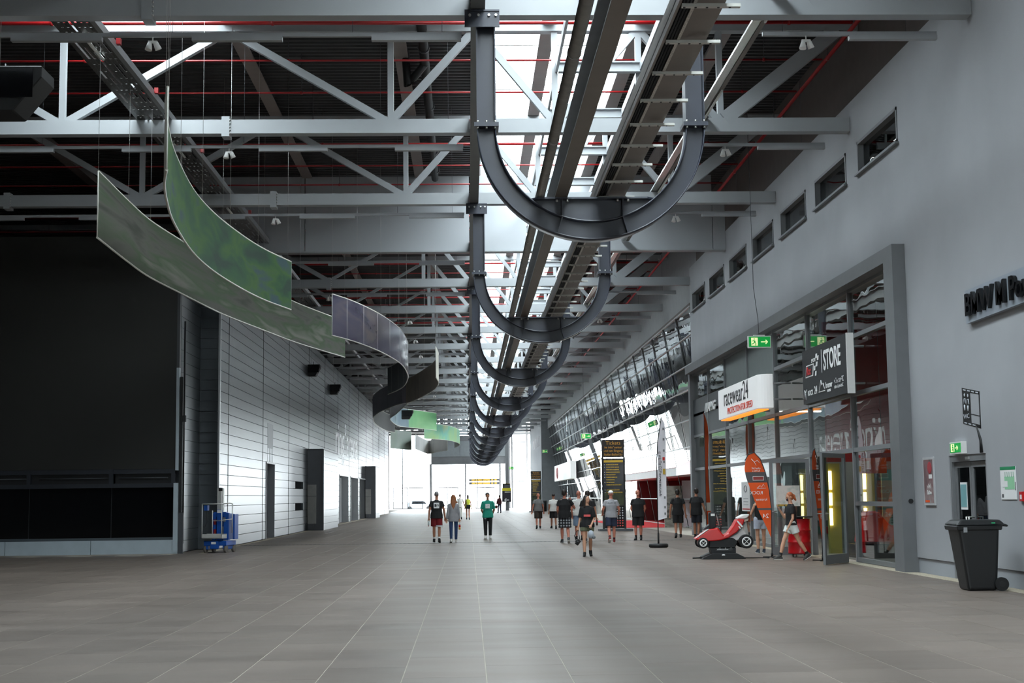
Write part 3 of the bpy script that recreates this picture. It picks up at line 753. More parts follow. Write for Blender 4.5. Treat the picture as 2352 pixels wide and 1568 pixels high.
P_G = paint('pale_grey_print', [(196, 196, 196), (216, 216, 214)], .3)
P_H = paint('pale_green_print', [(176, 196, 180), (196, 206, 200)], .3)
RIM = M('white_banner_rim', (214, 214, 206), .5)
def catmull(pts, n=8):
    P_ = [Vector((*p, 0)) for p in pts]; P_ = [P_[0]*2-P_[1]]+P_+[P_[-1]*2-P_[-2]]; out = []
    for i in range(1, len(P_)-2):
        a, b_, c, d = P_[i-1:i+3]
        for k in range(n):
            t = k/n; out.append(0.5*((2*b_)+(c-a)*t+(2*a-5*b_+4*c-d)*t*t+(3*b_-a-3*c+d)*t**3))
    out.append(P_[-2]); return out
def ribbon(pts, right, left, label, zb=6.6, h=1.28, seams=0, n=8, wires=True):
    """vertical band following a plan curve; right/left = [(t_end, material), ...] for its two faces"""
    path = catmull(pts, n); m = len(path); r = thing('curved_banner', label, 'banner', (path[0].x, path[0].y, zb), 0, 'curved banners hung along the hall')
    mats = [x[1] for x in right]+[x[1] for x in left]; b = MB(); b.smooth = True
    off = []
    for i, p in enumerate(path):
        d = (path[min(i+1, m-1)]-path[max(i-1, 0)]).normalized(); off.append(Vector((d.y, -d.x, 0))*.012)
    for side, lst, base in ((1, right, 0), (-1, left, len(right))):
        vs = []
        for p, o in zip(path, off): q = p+o*side; vs += [(q.x, q.y, zb), (q.x, q.y, zb+h)]
        for i in range(m-1):
            t = (i+.5)/(m-1); b.m = base+next(k for k, e in enumerate(lst) if t <= e[0]+1e-6)
            f = (0, 2, 3, 1) if side < 0 else (1, 3, 2, 0)
            b.add([vs[2*i], vs[2*i+1], vs[2*i+2], vs[2*i+3]], [f])
    b.build('panel', mats, r)
    for z in (zb, zb+h): MB().tube([(p.x, p.y, z) for p in path], .022, 5).build('rim', RIM, r)
    for i in (0, m-1): MB().tube([(path[i].x, path[i].y, zb), (path[i].x, path[i].y, zb+h)], .014, 5).build('rim', RIM, r)
    if seams:
        for k in range(1, seams):
            i = round(k*(m-1)/seams); q = path[i]
            MB().tube([(q.x, q.y, zb), (q.x, q.y, zb+h)], .016, 5).build('seam', RIM if seams > 9 else P_CB, r)
    if wires:
        for i in range(0, m, max(1, m//7)): MB().tube([(path[i].x, path[i].y, zb+h), (path[i].x, path[i].y, 10.415 if -7.7 < path[i].x < -6.75 and path[i].y < 150 else 13.095)], .004, 4).build('suspension_wire', BOLT, r)
    return r
ribbon([(-7.0, 26.84), (-7.08, 29.6), (-7.09, 31.73), (-6.91, 34.2), (-6.58, 38.16), (-6.01, 42.02), (-5.39, 45.8), (-4.34, 50.35)], [(1, P_A)], [(1, P_CB)], 'longest grey-green curved banner sweeping from the black video wall')
ribbon([(-4.52, 21.26), (-4.75, 22.19), (-4.98, 23.44), (-5.26, 25.39), (-5.51, 28.39), (-5.53, 30.85), (-5.35, 33.42), (-5.08, 35.52), (-4.65, 37.47)], [(1, P_B)], [(1, P_BB)], 'bright green curved banner with a beige back and a pointed upper tip')
ribbon([(-4.14, 43.53), (-3.73, 44.78), (-3.33, 46.5), (-2.95, 48.64), (-2.64, 51.15), (-2.45, 53.55), (-2.41, 56.57), (-2.48, 59.27), (-2.78, 63.18), (-3.14, 65.6), (-3.55, 67.5), (-3.84, 68.69)], [(.68, P_C), (1, P_CB)], [(1, P_CB)], 'glossy violet-grey curved banner with pale vertical seams', seams=12)
ribbon([(-1.31, 59.18), (-1.26, 61.91), (-1.39, 64.36), (-1.62, 66.58), (-1.98, 68.95), (-2.48, 71.85), (-3.11, 74.85), (-3.57, 75.84), (-4.1, 77.95), (-5.12, 83.0), (-5.8, 87.86), (-5.99, 90.29), (-6.22, 95.6), (-6.21, 101.63), (-6.02, 106.37), (-5.59, 109.06)], [(.25, P_BB), (1, P_CB)], [(.42, P_D), (1, P_D2)], 'S-shaped taupe banner that turns dark towards the metal wall', seams=9)
ribbon([(-3.16, 75.55), (-4.35, 85.78), (-4.91, 90.29), (-4.95, 95.86), (-4.78, 99.44), (-4.21, 101.43), (-3.22, 103.93), (-2.34, 106.51)], [(.72, P_E1), (1, P_E2)], [(1, P_C)], 'banner turning from slate blue to leaf green near the far end')
ribbon([(-3.71, 120.95), (-1.96, 124.57), (-1.1, 129.78), (-0.78, 136.38), (-1.36, 144.67)], [(1, P_F)], [(1, P_G)], 'yellow and turquoise far banner above the walking couple')
ribbon([(-2.18, 152.53), (-3.29, 156.55), (-4.52, 163.19), (-5.21, 151.5), (-5.4, 146.63)], [(1, P_CB)], [(1, P_G)], 'pale grey farthest banner in front of the dark end wall', h=1.5)
ribbon([(-7.77, 143.38), (-6.92, 146.79), (-5.93, 149.85)], [(1, P_H)], [(1, P_G)], 'short pale green banner beside the end of the metal wall', h=1.9)
# black loudspeakers
def speaker(loc, w, h, d, label, tilt=0.0):
    s = thing('loudspeaker', label, 'loudspeaker', loc, tilt, 'black hanging loudspeakers')
    b = MB(); b.prism([(-w/2, h), (w/2, h), (w/2, h*.75), (w*.18, 0), (-w/2, 0)], (0, -d/2, 0), (1, 0, 0), (0, 0, 1), (0, d, 0)); b.build('cabinet', BLACK, s, local=True, bevel=.02)
    MB().box(-w*.45, w*.4, -d/2-.012, -d/2, h*.3, h*.95).build('grille', BLACKG, s, local=True)
    MB().tube([(-.0, 0, h), (0, 0, h+.16)], .015, 6).build('bracket', DGREY, s, local=True)
    top = 13.1-loc[2]
    MB().tube([(-.1, 0, h+.1), (-.1, 0, top)], .006, 4).build('hanging_chain', BOLT, s, local=True)
speaker((-8.6, 26.2, 8.78), 1.6, .85, .8, 'big black loudspeaker hanging at the top corner over the dark side')
speaker((-8.05, 86.5, 7.9), .75, .6, .6, 'black loudspeaker above the first boxed metal pier'); speaker((-8.05, 74.5, 8.0), .75, .6, .6, 'black loudspeaker under the end of the longest banner')
speaker((-4.1, 97.2, 6.95), .8, .6, .6, 'small black loudspeaker in front of the slate blue banner')

# ---------------------------------------------------------------- blue mast lift beside the video wall
r = thing('mast_lift', 'small blue mast lift with a railed basket by the metal wall', 'lift', (-7.76, 44.95, 0), -.22)
def lb(name, mat, *boxes, bevel=0.0, par=None):
    b = MB()
    for q in boxes: b.box(*q)
    return b.build(name, mat, par or LOC, bevel, local=True)
LOC = r
ch = lb('chassis', BLUE, (-.37, .37, -.35, .45, .22, .36), (-.33, -.24, -.33, .4, .1, .24), (.24, .33, -.33, .4, .1, .24), (-.13, .13, -.42, -.3, .12, .36), bevel=.012)
lb('plate', WHITE, (-.09, .06, -.43, -.42, .27, .34), par=ch)
for x in (-.33, .33):
    for y in (-.28, .36): MB().cyl((x-.035, y, .11), .11, .07, 16, axis='x').build('wheel', M('grey_tyre', (96, 90, 84), .8), r, local=True)
lb('mast_housing', BLUE, (-.09, .09, -.02, .12, .36, 1.32), (-.26, .30, .12, .4, .4, 1.2), (-.26, -.13, .0, .14, .38, 1.22), (.13, .30, .0, .14, .38, 1.22), (-.2, .2, .02, .2, 1.1, 1.25), bevel=.01)
lb('label_plate', WHITE, (-.07, .07, -.032, -.021, 1.22, 1.31))
for k, (x0, x1) in enumerate(((-.09, -.055), (-.045, -.005), (.005, .045), (.075, .11))): lb('mast_profile', M('basket_alu', (206, 206, 202), .45, metal=.4), (x0, x1, .02, .1, 1.25, 1.98 if k in (0, 3) else 1.9))
lb('mast_head', BLACK, (-.04, .06, .0, .1, 1.9, 2.0))
lb('hose_reel', M('dark_red_part', (140, 20, 20), .5), (-.19, -.12, -.01, .02, .52, .72)); lb('hose_reel', M('dark_red_part', (140, 20, 20), .5), (-.19, -.12, -.01, .02, .86, 1.02))
lb('motor', ALU, (.12, .2, -.02, .02, .95, 1.08)); lb('fitting', ALU, (.1, .13, -.02, .02, .55, .8))
bk = lb('basket_floor', M('basket_alu', (206, 206, 202), .45, metal=.4), (-.38, .28, -.5, -.08, .44, .47), (-.38, .28, -.5, -.48, .44, .58), (-.38, -.36, -.5, -.08, .44, .56), (.26, .28, -.5, -.08, .44, .56), (-.38, .28, -.1, -.08, .44, .58))
for a, q in (((-.37, -.49, .5), (-.37, -.49, 1.5)), ((.27, -.49, .5), (.27, -.49, 1.5)), ((-.2, -.09, .5), (-.2, -.09, 1.3)), ((.42, -.0, .6), (.42, -.0, 1.5))): MB().tube([a, q], .017, 8).build('rail_post', M('basket_alu', (206, 206, 202), .45, metal=.4), r, local=True)
MB().tube([(-.2, -.09, 1.5), (-.37, -.2, 1.5), (-.37, -.49, 1.5), (.27, -.49, 1.5), (.42, -.2, 1.52), (.42, 0, 1.5)], .017, 8).build('hand_rail', M('basket_alu', (206, 206, 202), .45, metal=.4), r, local=True)
MB().tube([(-.2, -.09, .98), (.05, -.09, .98), (.27, -.49, 1.0), (.42, 0, 1.03)], .014, 8).build('middle_rail', M('basket_alu', (206, 206, 202), .45, metal=.4), r, local=True)
lb('control_box', BLUE, (-.34, -.22, -.44, -.3, 1.3, 1.46))
MB().tube([(-.28, -.36, 1.3), (-.26, -.36, .95), (-.33, -.4, .78), (-.37, -.46, .85)], .012, 6).build('cable', BLACK, r, local=True)
MB().box(.40, .46, .1, .4, .4, 1.18).build('rear_cover', BLUE, r, local=True)

# ---------------------------------------------------------------- slanted glazing beyond the shops
def gx(z): return XR+.03+.175*(9.22-z)
gw = struct(thing('window_11', None, None, (10, 108, 0)))
ZT = [0.05, 1.4, 2.8, 3.75, 4.9, 6.15, 7.1, 8.2, 9.22]
MUL = [57.1+4.067*i for i in range(26)]
MULD = M('dark_mullion', (44, 46, 48), .4)
for i, y in enumerate(MUL): MB().bar((gx(0)-.03, y, 0), (gx(9.22)-.03, y, 9.22), .05, .03, (1, 0, 0)).build('mullion', MULD, gw)
for z in ZT: MB().box(gx(z)-.06, gx(z)+.01, 57.0, 161, z-.022, z+.022).build('transom', M('light_transom', (178, 184, 186), .35, metal=.3), gw)
P0 = {}
for j in range(len(ZT)-1):
    for i in range(len(MUL)-1):
        if ZT[j] < 2.7 and 62 < MUL[i] < 92: continue
        z0, z1 = ZT[j], ZT[j+1]
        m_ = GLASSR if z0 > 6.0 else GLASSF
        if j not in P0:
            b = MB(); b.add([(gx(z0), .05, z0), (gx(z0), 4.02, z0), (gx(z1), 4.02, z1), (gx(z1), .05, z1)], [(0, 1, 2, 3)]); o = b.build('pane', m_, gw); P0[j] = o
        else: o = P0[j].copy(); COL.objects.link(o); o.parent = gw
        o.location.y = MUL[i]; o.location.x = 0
# grandstand underside beyond the upper panes, with hanging scalloped edge
r = thing('grandstand_soffit', 'dark grandstand underside with scalloped edge seen through the slanted panes', 'soffit', (14, 108, 6))
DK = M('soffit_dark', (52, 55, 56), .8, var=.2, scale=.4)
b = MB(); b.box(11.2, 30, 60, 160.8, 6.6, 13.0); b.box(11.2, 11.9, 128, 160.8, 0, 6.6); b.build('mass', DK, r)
for i in range(9):
    y0 = 62+7.2*i; poly = [(y0, 6.6), (y0+7.0, 6.6)]+[(y0+7.0-7.0*k/10, 6.6-.25-.75*math.sin(PI*k/10)) for k in range(11)]
    MB().prism(poly, (11.2, 0, 0), (0, 1, 0), (0, 0, 1), (.25, 0, 0)).build('scallop', M('black_awning', (24, 26, 28), .7), r)
# entrance canopy and red foyer at the foot of the glazing
r = thing('entrance_canopy', 'white entrance canopy with a red tip over the dark red foyer', 'canopy', (10, 76, 0))
MB().box(9.75, 10.75, 66.5, 95, 2.50, 2.86).build('fascia', WHITE, r)
b = MB(); b.prism([(62.2, 2.5), (66.5, 2.5), (66.5, 2.86), (62.2, 3.12)], (9.72, 0, 0), (0, 1, 0), (0, 0, 1), (1.0, 0, 0)); b.build('red_tip', RED, r)
MB().box(9.75, 10.8, 62.2, 95, 2.86, 2.9).build('cover', M('pinkish_cover', (190, 150, 150), .6), r)
FOY = M('dark_red_wall', (120, 10, 14), .5)
struct(MB().box(10.9, 18, 92.0, 92.2, 0, 2.5).build('wall_foyer_back', FOY)); struct(MB().box(17.8, 18, 62, 92, 0, 2.5).build('wall_foyer_side', FOY)); struct(MB().box(10.9, 18, 62, 92.2, 2.5, 2.6).build('ceiling_foyer', FOY))
FG = M('foyer_grey', (150, 152, 154), .6)
r = thing('foyer_partition', 'row of pale grey partition panels standing in the red foyer', 'partition', (11, 68, 0))
for k in range(4): MB().box(11.5, 11.6, 63.0+2.6*k, 65.5+2.6*k, 0.0, 2.4).build('partition_panel', FG, r)
CARP = M('red_carpet', (206, 40, 44), .95, var=.08, scale=30)
tag(MB().box(7.85, 17.7, 71.0, 91.5, 0.0, .012).build('red_carpet', CARP), 'red carpet leading into the foyer behind the ticket board', 'carpet')
r = thing('track_poster', 'tall display wall with a race track photo beside the white banner', 'poster', (10.4, 70, 0))
MB().box(9.6, 10.5, 69.9, 70.0, 0.02, 2.05).build('panel', paint('track_photo', [(120, 116, 110), (176, 170, 160), (66, 64, 60)], 1.4, (1, 1, 2)), r); MB().box(10.5, 11.4, 69.95, 70.05, .02, 2.3).build('panel', M('pink_white_panel', (226, 214, 220), .6), r)
# round-logo light box far along the glazing
r = thing('light_box', 'long white light box with a red ring logo far along the glazing', 'sign', (9.6, 140, 4))
MB().box(9.2, 9.7, 128, 152, 3.15, 4.75).build('box', WHITE, r)
b = MB(); b.tube([(9.19, 147+1.0*math.cos(t), 3.95+.52*math.sin(t)) for t in [2*PI*k/20 for k in range(21)]], .06, 6); b.tube([(9.19, 147.4, 3.6), (9.19, 147.4, 4.3)], .06, 6); b.build('ring_logo', M('faded_red', (206, 120, 120), .6), r)

# ---------------------------------------------------------------- far end: pier, wall, glass facade, outside
PIER = M('mid_grey_render', (120, 124, 128), .8)
struct(MB().box(8.3, 11.2, 161, 161.5, 0, 13.1).build('wall_far_pier', PIER))
b = MB(); wall_holes(b, 8.3, 8.6, 161.5, 205, 0, 13.1, [(165+3*i, 167+3*i, 7.4, 8.6) for i in range(6)]+[(190, 204, 0, 12)]); struct(b.build('wall_far_right', PLASTER))
struct(MB().box(-22, -11.4, 204.8, 205.2, 0, 13.1).build('wall_far_left', PIER))
fw = struct(thing('wall_far', None, None, (0, 205, 0)))
MB().box(-5.3, 5.62, 204.8, 205.4, 6.3, 10.4).build('dark_panel', M('dark_end_wall', (84, 88, 92), .7), fw)
for x0, x1 in ((-5.3, -1.2), (-1.15, 2.0), (2.05, 5.6)): MB().box(x0, x1, 204.7, 204.8, 7.4, 9.6).build('cladding_panel', M('end_wall_panel', (98, 106, 110), .6), fw)
for x, w in ((-5.35, .35), (-.4, .22), (4.55, .3), (1.3, .12), (5.75, .6), (6.3, .25)): MB().box(x-w/2, x+w/2, 204.6, 205.0, 0, 13.1 if x > 5 else 6.4).build('column', GREYF, fw)
FFR = M('pale_door_frame', (52, 54, 62), .5)
for (x0, x1) in ((-10.75, -8.6), (-8.55, -6.45), (-4.4, -2.95), (-2.9, -1.45), (1.02, 2.38), (2.42, 3.77)):
    b = MB(); b.box(x0, x0+.1, 204.7, 204.85, 0, 3.05); b.box(x1-.1, x1, 204.7, 204.85, 0, 3.05); b.box(x0, x1, 204.7, 204.85, 2.92, 3.05); b.box(x0, x1, 204.7, 204.85, 0, .1)
    d = b.build('door_frame', FFR, fw); MB().box(x0+.1, x1-.1, 204.76, 204.78, .1, 2.92).build('pane', GLASSF, d)
for x in (-9.4, -11.3): MB().box(x-.06, x+.06, 204.7, 204.9, 0, 13).build('mullion', FFR, fw)
for x0, x1, z0, z1 in ((-11.3, -9.4, 3.1, 13), (-9.4, -5.5, 3.1, 13), (-5.2, -.5, 3.1, 6.3), (-.3, 4.4, 4.3, 6.3), (4.7, 5.5, 0, 6.3), (6.4, 8.3, 0, 13), (-5.3, 5.6, 10.5, 13)): MB().box(x0, x1, 204.86, 204.88, z0, z1).build('pane', GLASSF, fw)
for k in range(16): MB().box(-11.3+1.05*k, -10.85+1.05*k, 203.0, 203.2, 10.9, 13.0).build('dot_grid_post', FFR, fw)  # added grid standing in for perforated beams, breaks the bright strip into light dots
for z in (10.9, 11.6, 12.3): MB().box(-11.3, 5.6, 203.0, 203.2, z-.12, z+.12).build('dot_grid_rail', FFR, fw)
for z in (3.8, 6.5, 9.4): MB().box(6.4, 8.3, 204.7, 204.86, z-.05, z+.05).build('transom', FFR, fw)
r = thing('lintel_sign', 'pair of dark strips with yellow lettering over the end doors', 'sign', (2.3, 204.5, 3.9))
for z in (4.02, 3.55):
    st = MB().box(.1, 4.45, 204.5, 204.6, z-.16, z+.16).build('strip', DGREY, r)
    for k, (a, c) in enumerate(((.5, .95), (1.05, 1.35), (1.42, 2.0), (2.06, 3.1), (3.3, 3.55), (3.75, 4.1))): MB().box(a, c, 204.48, 204.5, z-.1, z+.1).build('lettering', GOLD, st)
def car(loc, label):
    c = thing('parked_car', label, 'car', loc)
    P_ = M('silver_car_paint', (170, 184, 196), .3, metal=.3)
    b = MB(); b.prism([(-2.2, .35), (2.2, .35), (2.25, .8), (1.5, .95), (.9, 1.45), (-1.2, 1.48), (-1.9, 1.0), (-2.25, .9)], (0, -.85, 0), (1, 0, 0), (0, 0, 1), (0, 1.7, 0)); b.build('body', P_, c, .08, local=True, seg=2)
    b = MB(); b.prism([(-1.1, 1.0), (1.1, 1.0), (.75, 1.38), (-1.0, 1.4)], (0, -.87, 0), (1, 0, 0), (0, 0, 1), (0, .02, 0)); b.build('side_window', BLACKG, c, local=True)
    for x in (-1.4, 1.4):
        for y in (-.86, .66): MB().cyl((x, y, .33), .33, .2, 16, axis='y').build('wheel', RUBBER, c, local=True)
car((-7.4, 216, -.32), 'pale silver car parked outside beyond the end doors')
# ---------------------------------------------------------------- shop front in the plaster wall
XG = XR+.06
BAYS = [29.50, 33.35, 37.60, 41.74, 45.80, 49.85, 53.40, 57.0]
sf = struct(thing('trim_7', 'dark grey portal frame around the shop glazing', 'frame', (9, 29, 0)))
FRM = M('portal_grey', (112, 114, 117), .5, var=.05)
MB().box(8.79, 9.44, 28.78, 29.42, 0, 6.72).build('jamb', FRM, sf); MB().box(8.79, 9.44, 29.42, 57.0, 6.42, 6.72).build('lintel', FRM, sf); MB().box(8.95, 9.44, 56.9, 57.3, 0, 6.72).build('jamb', FRM, sf)
MB().box(9.0, 9.3, 29.42, 29.52, 0, 6.42).build('inner_jamb', GREYF, sf)
b = MB(); b.cyl((8.97, 28.775, 1.43), .05, -.02, 10, axis='y'); b.m = 0; b.build('key_switch', BLACK, sf)
sw = struct(thing('window_12', None, None, (9.1, 43, 0)))
for y in BAYS: MB().box(XG-.06, XG+.08, y-.045, y+.045, 0, 6.42).build('mullion', GREYF, sw)
for z, y0, y1 in ((.06, 29.5, 33.35), (1.36, 29.5, 33.35), (2.61, 29.5, 57), (3.92, 29.5, 57), (5.27, 29.5, 41.7), (6.40, 29.5, 57), (.06, 41.74, 57), (4.75, 41.7, 57)):
    MB().box(XG-.05, XG+.08, y0, y1, z-.05, z+.05).build('transom', GREYF, sw)
SPAN = M('grey_spandrel', (104, 112, 112), .5, var=.04); AMGP = M('charcoal_panel', (50, 53, 57), .45, var=.05)
def pn(y0, y1, z0, z1, mt=GLASSW, nm='pane', x=XG): MB().box(x, x+.012, y0+.045, y1-.045, z0+.04, z1-.04).build(nm, mt, sw)
for i in range(7):
    y0, y1 = BAYS[i], BAYS[i+1]
    if i == 0: pn(y0, y1, .06, 1.36); pn(y0, y1, 1.36, 2.61)
    elif i == 1: pass
    elif i == 2: pn(y0, y1, .02, 2.61)
    else: pn(y0, y1, .06, 2.61)
    pn(y0, y1, 2.61, 3.92)
    if i < 3: pn(y0, y1, 3.92, 5.27); pn(y0, y1, 5.27, 6.40)
    elif i < 5: pn(y0, y1, 3.92, 4.75); pn(y0, y1, 4.75, 6.40, SPAN, 'spandrel_panel')
    else: pn(y0, y1, 3.92, 5.4, AMGP, 'charcoal_panel', XG-.05); pn(y0, y1, 5.4, 6.40)
# shop interior
INW = M('shop_wall_grey', (120, 124, 122), .7); INR = M('shop_red', (120, 14, 18), .5)
struct(MB().box(16, 16.2, 29.1, 57, 0, 6.6).build('wall_shop_back', INW)); struct(MB().box(9.44, 16, 56.8, 57, 0, 6.6).build('wall_shop_far', INW)); struct(MB().box(9.44, 16, 29.05, 29.3, 0, 6.6).build('wall_shop_near', INR))
struct(MB().box(9.44, 16.2, 29.1, 57, 6.6, 6.72).build('ceiling_shop', DGREY)); struct(MB().box(10.4, 16, 41.0, 41.15, 2.5, 6.58).build('wall_shop_band', M('shop_red_bright', (150, 20, 24), .5))); struct(MB().box(10.4, 16, 41.0, 41.15, 0.0, 2.5).build('wall_shop_partition', M('shop_partition_grey', (150, 152, 148), .6)))
struct(MB().box(9.3, 16, 29.1, 57, -.005, .003).build('floor_shop', M('shop_floor_grey', (130, 126, 120), .4)))
WARM = M('warm_lamp', (255, 226, 150), .5, emit=7.0); COOL = M('shop_ceiling_lamp', (255, 250, 238), .5, emit=30.0)
for k, (x, y, lab) in enumerate(((10.75, 38.2, 'glowing yellow lamp column inside the shop behind the first pane'), (9.85, 38.3, 'glowing yellow lamp column deeper in the shop'), (11.0, 46.5, 'warm lamp column in the shop behind the white notice'))):
    s = thing('lamp_column', lab, 'lamp', (x, y, 0), 0, 'glowing lamp columns in the shop')
    MB().box(x-.16, x+.16, y-.1, y+.1, 0, 2.4).build('column', M('olive_post', (150, 140, 60), .6), s)
    for z0, z1 in ((.75, 1.2), (1.28, 1.62), (1.7, 2.2)): MB().tube([(x-.12, y-.14, z0), (x-.12, y-.14, z1)], .045, 8).build('tube', WARM, s)
for k in range(5):
    s = thing('ceiling_lamp', '%s strip lamp under the shop ceiling' % ORD[k], 'lamp', (12.2, 32+5*k, 4.6), 0, 'strip lamps under the shop ceiling')
    MB().box(11.4, 13.0, 31.95+5*k, 32.1+5*k, 4.58, 4.62).build('diffuser', COOL, s); MB().box(11.35, 13.05, 31.9+5*k, 32.15+5*k, 4.62, 4.70).build('body', WHITE, s)
    for xx in (11.6, 12.8): MB().tube([(xx, 32.02+5*k, 4.7), (xx, 32.02+5*k, 6.6)], .008, 4).build('wire', DGREY, s)
r = thing('display_plinth', 'black display plinth with a red race kart nose behind the first shop pane', 'display', (10.3, 35.6, 0))
MB().box(9.6, 11.0, 34.9, 36.3, 0, .35).build('plinth', BLACKG, r, .01)
b = MB(); b.prism([(0, .35), (1.2, .35), (1.3, .5), (.7, .85), (.45, 1.15), (.2, 1.15), (.05, .8)], (9.7, 35.2, 0), (1, 0, 0), (0, 0, 1), (0, .7, 0)); b.build('kart_nose', RED, r, .05)
r = thing('orange_board', 'orange sale board hanging inside the shop behind the first pane', 'sign', (10.2, 36.6, 2.1)); MB().box(10.0, 10.8, 36.55, 36.6, 2.1, 2.5).build('board', ORANGE, r); MB().box(10.05, 10.35, 36.54, 36.55, 2.15, 2.42).build('print', M('pale_orange', (240, 160, 120), .6), r)
for xx in (10.05, 10.7): MB().tube([(xx, 36.57, 2.5), (xx, 36.57, 6.6)], .006, 4).build('wire', DGREY, r)
r = thing('teal_poster_stand', 'pale teal poster stand inside the shop next to the portal jamb', 'poster', (11.1, 37.5, 0)); MB().box(10.92, 11.25, 37.45, 37.5, .75, 2.2).build('board', M('teal_poster', (120, 170, 165), .5, var=.25, scale=2), r); MB().box(11.06, 11.1, 37.5, 37.55, 0, 2.2).build('post', DGREY, r); MB().box(10.9, 11.27, 37.3, 37.7, 0, .03).build('foot', DGREY, r)
for k, (x, y) in enumerate(((12.2, 39.6), (13.5, 43.0), (13.0, 48.0), (13.0, 52.5))):
    s = thing('shop_shelf', ('shelf with folded shirts seen through the open shop doors', 'second shelf with goods deep in the shop', 'third shelf with goods behind the kart ride', 'farthest shelf with goods behind the charcoal panels')[k], 'shelf', (x, y, 0), 0, 'shelves in the shop')
    MB().box(x-.8, x-.76, y-.25, y+.25, 0, 2.2).build('side_panel', DGREY, s); MB().box(x+.76, x+.8, y-.25, y+.25, 0, 2.2).build('side_panel', DGREY, s)
    for j in range(5): MB().box(x-.76, x+.76, y-.25, y+.25, .1+.48*j, .13+.48*j).build('shelf_board', GREYF, s)
    rg = random.Random(k)
    for j in range(4):
        g = MB()
        for q in range(6): g.m = rg.randrange(4); xx = x-.68+.24*q; g.box(xx, xx+.18, y-.2, y+.15, .13+.48*j, .13+.48*j+rg.uniform(.12, .34))
        tag(g.build('goods', [RED, WHITE, BLACK, M('goods_teal', (90, 140, 130), .7)], s), kind='stuff')
# open glass doors
def gdoor(p, q, label, poster=False, handle=1):
    p, q = Vector(p), Vector(q); d = (q-p); W = d.length; ang = math.atan2(d.y, d.x)
    s = thing('glass_door', label, 'door', p, ang, 'open glass shop doors')
    for nm, bx in (('stile', (0, .09, -.03, .03, .01, 2.52)), ('stile', (W-.09, W, -.03, .03, .01, 2.52)), ('rail', (.09, W-.09, -.03, .03, .01, .22)), ('rail', (.09, W-.09, -.03, .03, 2.42, 2.52))):
        MB().box(*bx).build(nm, GREYF, s, local=True)
    MB().box(.09, W-.09, -.005, .005, .22, 2.42).build('pane', GLASSW, s, local=True)
    for sd in (-1, 1): MB().tube([(.16*handle, .03*sd, 1.15), (.1*handle, .1*sd, 1.15), (-.08*handle+.0, .1*sd, 1.15)], .012, 6).build('handle', BOLT, s, local=True)
    if poster:
        m_ = MB().box(.16, .78, -.012, -.006, 1.28, 1.82).build('map_poster', paint('map_print', [(214, 206, 196), (228, 222, 214), (190, 196, 186)], 4), s, local=True)
        MB().box(.16, .45, -.014, -.012, 1.28, 1.33).build('caption_strip', paint('map_caption', [(60, 50, 50), (200, 170, 60), (150, 40, 40)], 9), m_, local=True)
    return s
gdoor((7.96, 37.55, 0), (9.0, 37.45, 0), 'open glass shop door with a map poster, beside the orange teardrop flag', True)
gdoor((7.98, 32.05, 0), (8.80, 33.15, 0), 'open glass shop door nearest the portal jamb')
# white notice on the far shop glazing
r = thing('notice', 'white paper notice with a round logo on the shop glazing behind the kart ride', 'notice', (XG-.02, 46.65, 1.5))
MB().box(XG-.03, XG-.005, 45.95, 47.35, 1.05, 2.0).build('sheet', WHITEP, r)
MB().tube([(XG-.035, 46.65+.22*math.cos(t), 1.78+.1*math.sin(t)) for t in [2*PI*k/14 for k in range(15)]], .012, 4).build('round_logo', DGREY, r); MB().box(XG-.034, XG-.03, 46.05, 47.25, 1.10, 1.14).build('red_line', RED, r)
for k in range(3): MB().box(XG-.034, XG-.03, 46.25, 47.05, 1.25+.1*k, 1.265+.1*k).build('text_line', GREYF, r)
# STORE sign
r = thing('store_sign', 'charcoal shop sign reading STORE with a racing flag logo', 'sign', (8.6, 33.85, 4.5))
SGN = M('charcoal_sign', (27, 28, 31), .55, var=.05)
MB().box(8.56, 8.62, 31.75, 35.95, 3.85, 5.2).build('face', SGN, r); MB().box(8.565, 8.73, 31.70, 31.75, 3.84, 5.21).build('side', WHITE, r); MB().box(8.62, 8.73, 31.75, 35.95, 3.84, 5.2).build('case', SGN, r)
for y in (32.2, 35.5):
    for z in (4.1, 4.95): MB().tube([(8.72, y, z), (9.10, y, z)], .03, 6).build('bracket', ALU, r)
fx = 8.556
text('STORE', (fx, 33.78, 4.55), .66, WHITEP, 'right', r, 'store_lettering', sx=.80, bold=.014)
MB().box(fx-.006, fx, 33.94, 33.97, 4.5, 5.06).build('divider', WHITEP, r)
LG = M('logo_red', (196, 30, 30), .5)
def rquad(b, pts): b.add([(fx-.006, 35.95-u, z) for u, z in pts]+[(fx, 35.95-u, z) for u, z in pts], [(0, 1, 2, 3), (0, 4, 5, 1), (1, 5, 6, 2), (2, 6, 7, 3), (3, 7, 4, 0)])
b = MB()
for (u, z) in ((.33, 4.50), ): rquad(b, [(u, z), (u+.78, z), (u+.88, z+.30), (u+.1, z+.30)])
bx = b.build('logo_outline', WHITEP, r)
b = MB(); fx -= .004; rquad(b, [(.37, 4.525), (1.06, 4.525), (1.15, 4.775), (.46, 4.775)]); b.build('logo_field', SGN, bx); fx += .004
text('Rcc', (fx-.008, 35.95-.46, 4.56), .27, LG, 'right', r, 'logo_lettering', shear=.2, sx=1.15, bold=.008)
text('SPORT', (fx-.008, 35.95-1.0, 4.83), .13, WHITEP, 'right', r, 'logo_lettering', shear=.2, sx=1.25)
b = MB()
for k, (u, z) in enumerate(((1.20, 4.62), (1.42, 4.70), (1.30, 4.48), (1.55, 4.84), (1.40, 4.90))): rquad(b, [(u, z), (u+.14, z), (u+.18, z+.11), (u+.04, z+.11)])
tag(b.build('checker_flag', WHITEP, r), kind='stuff')
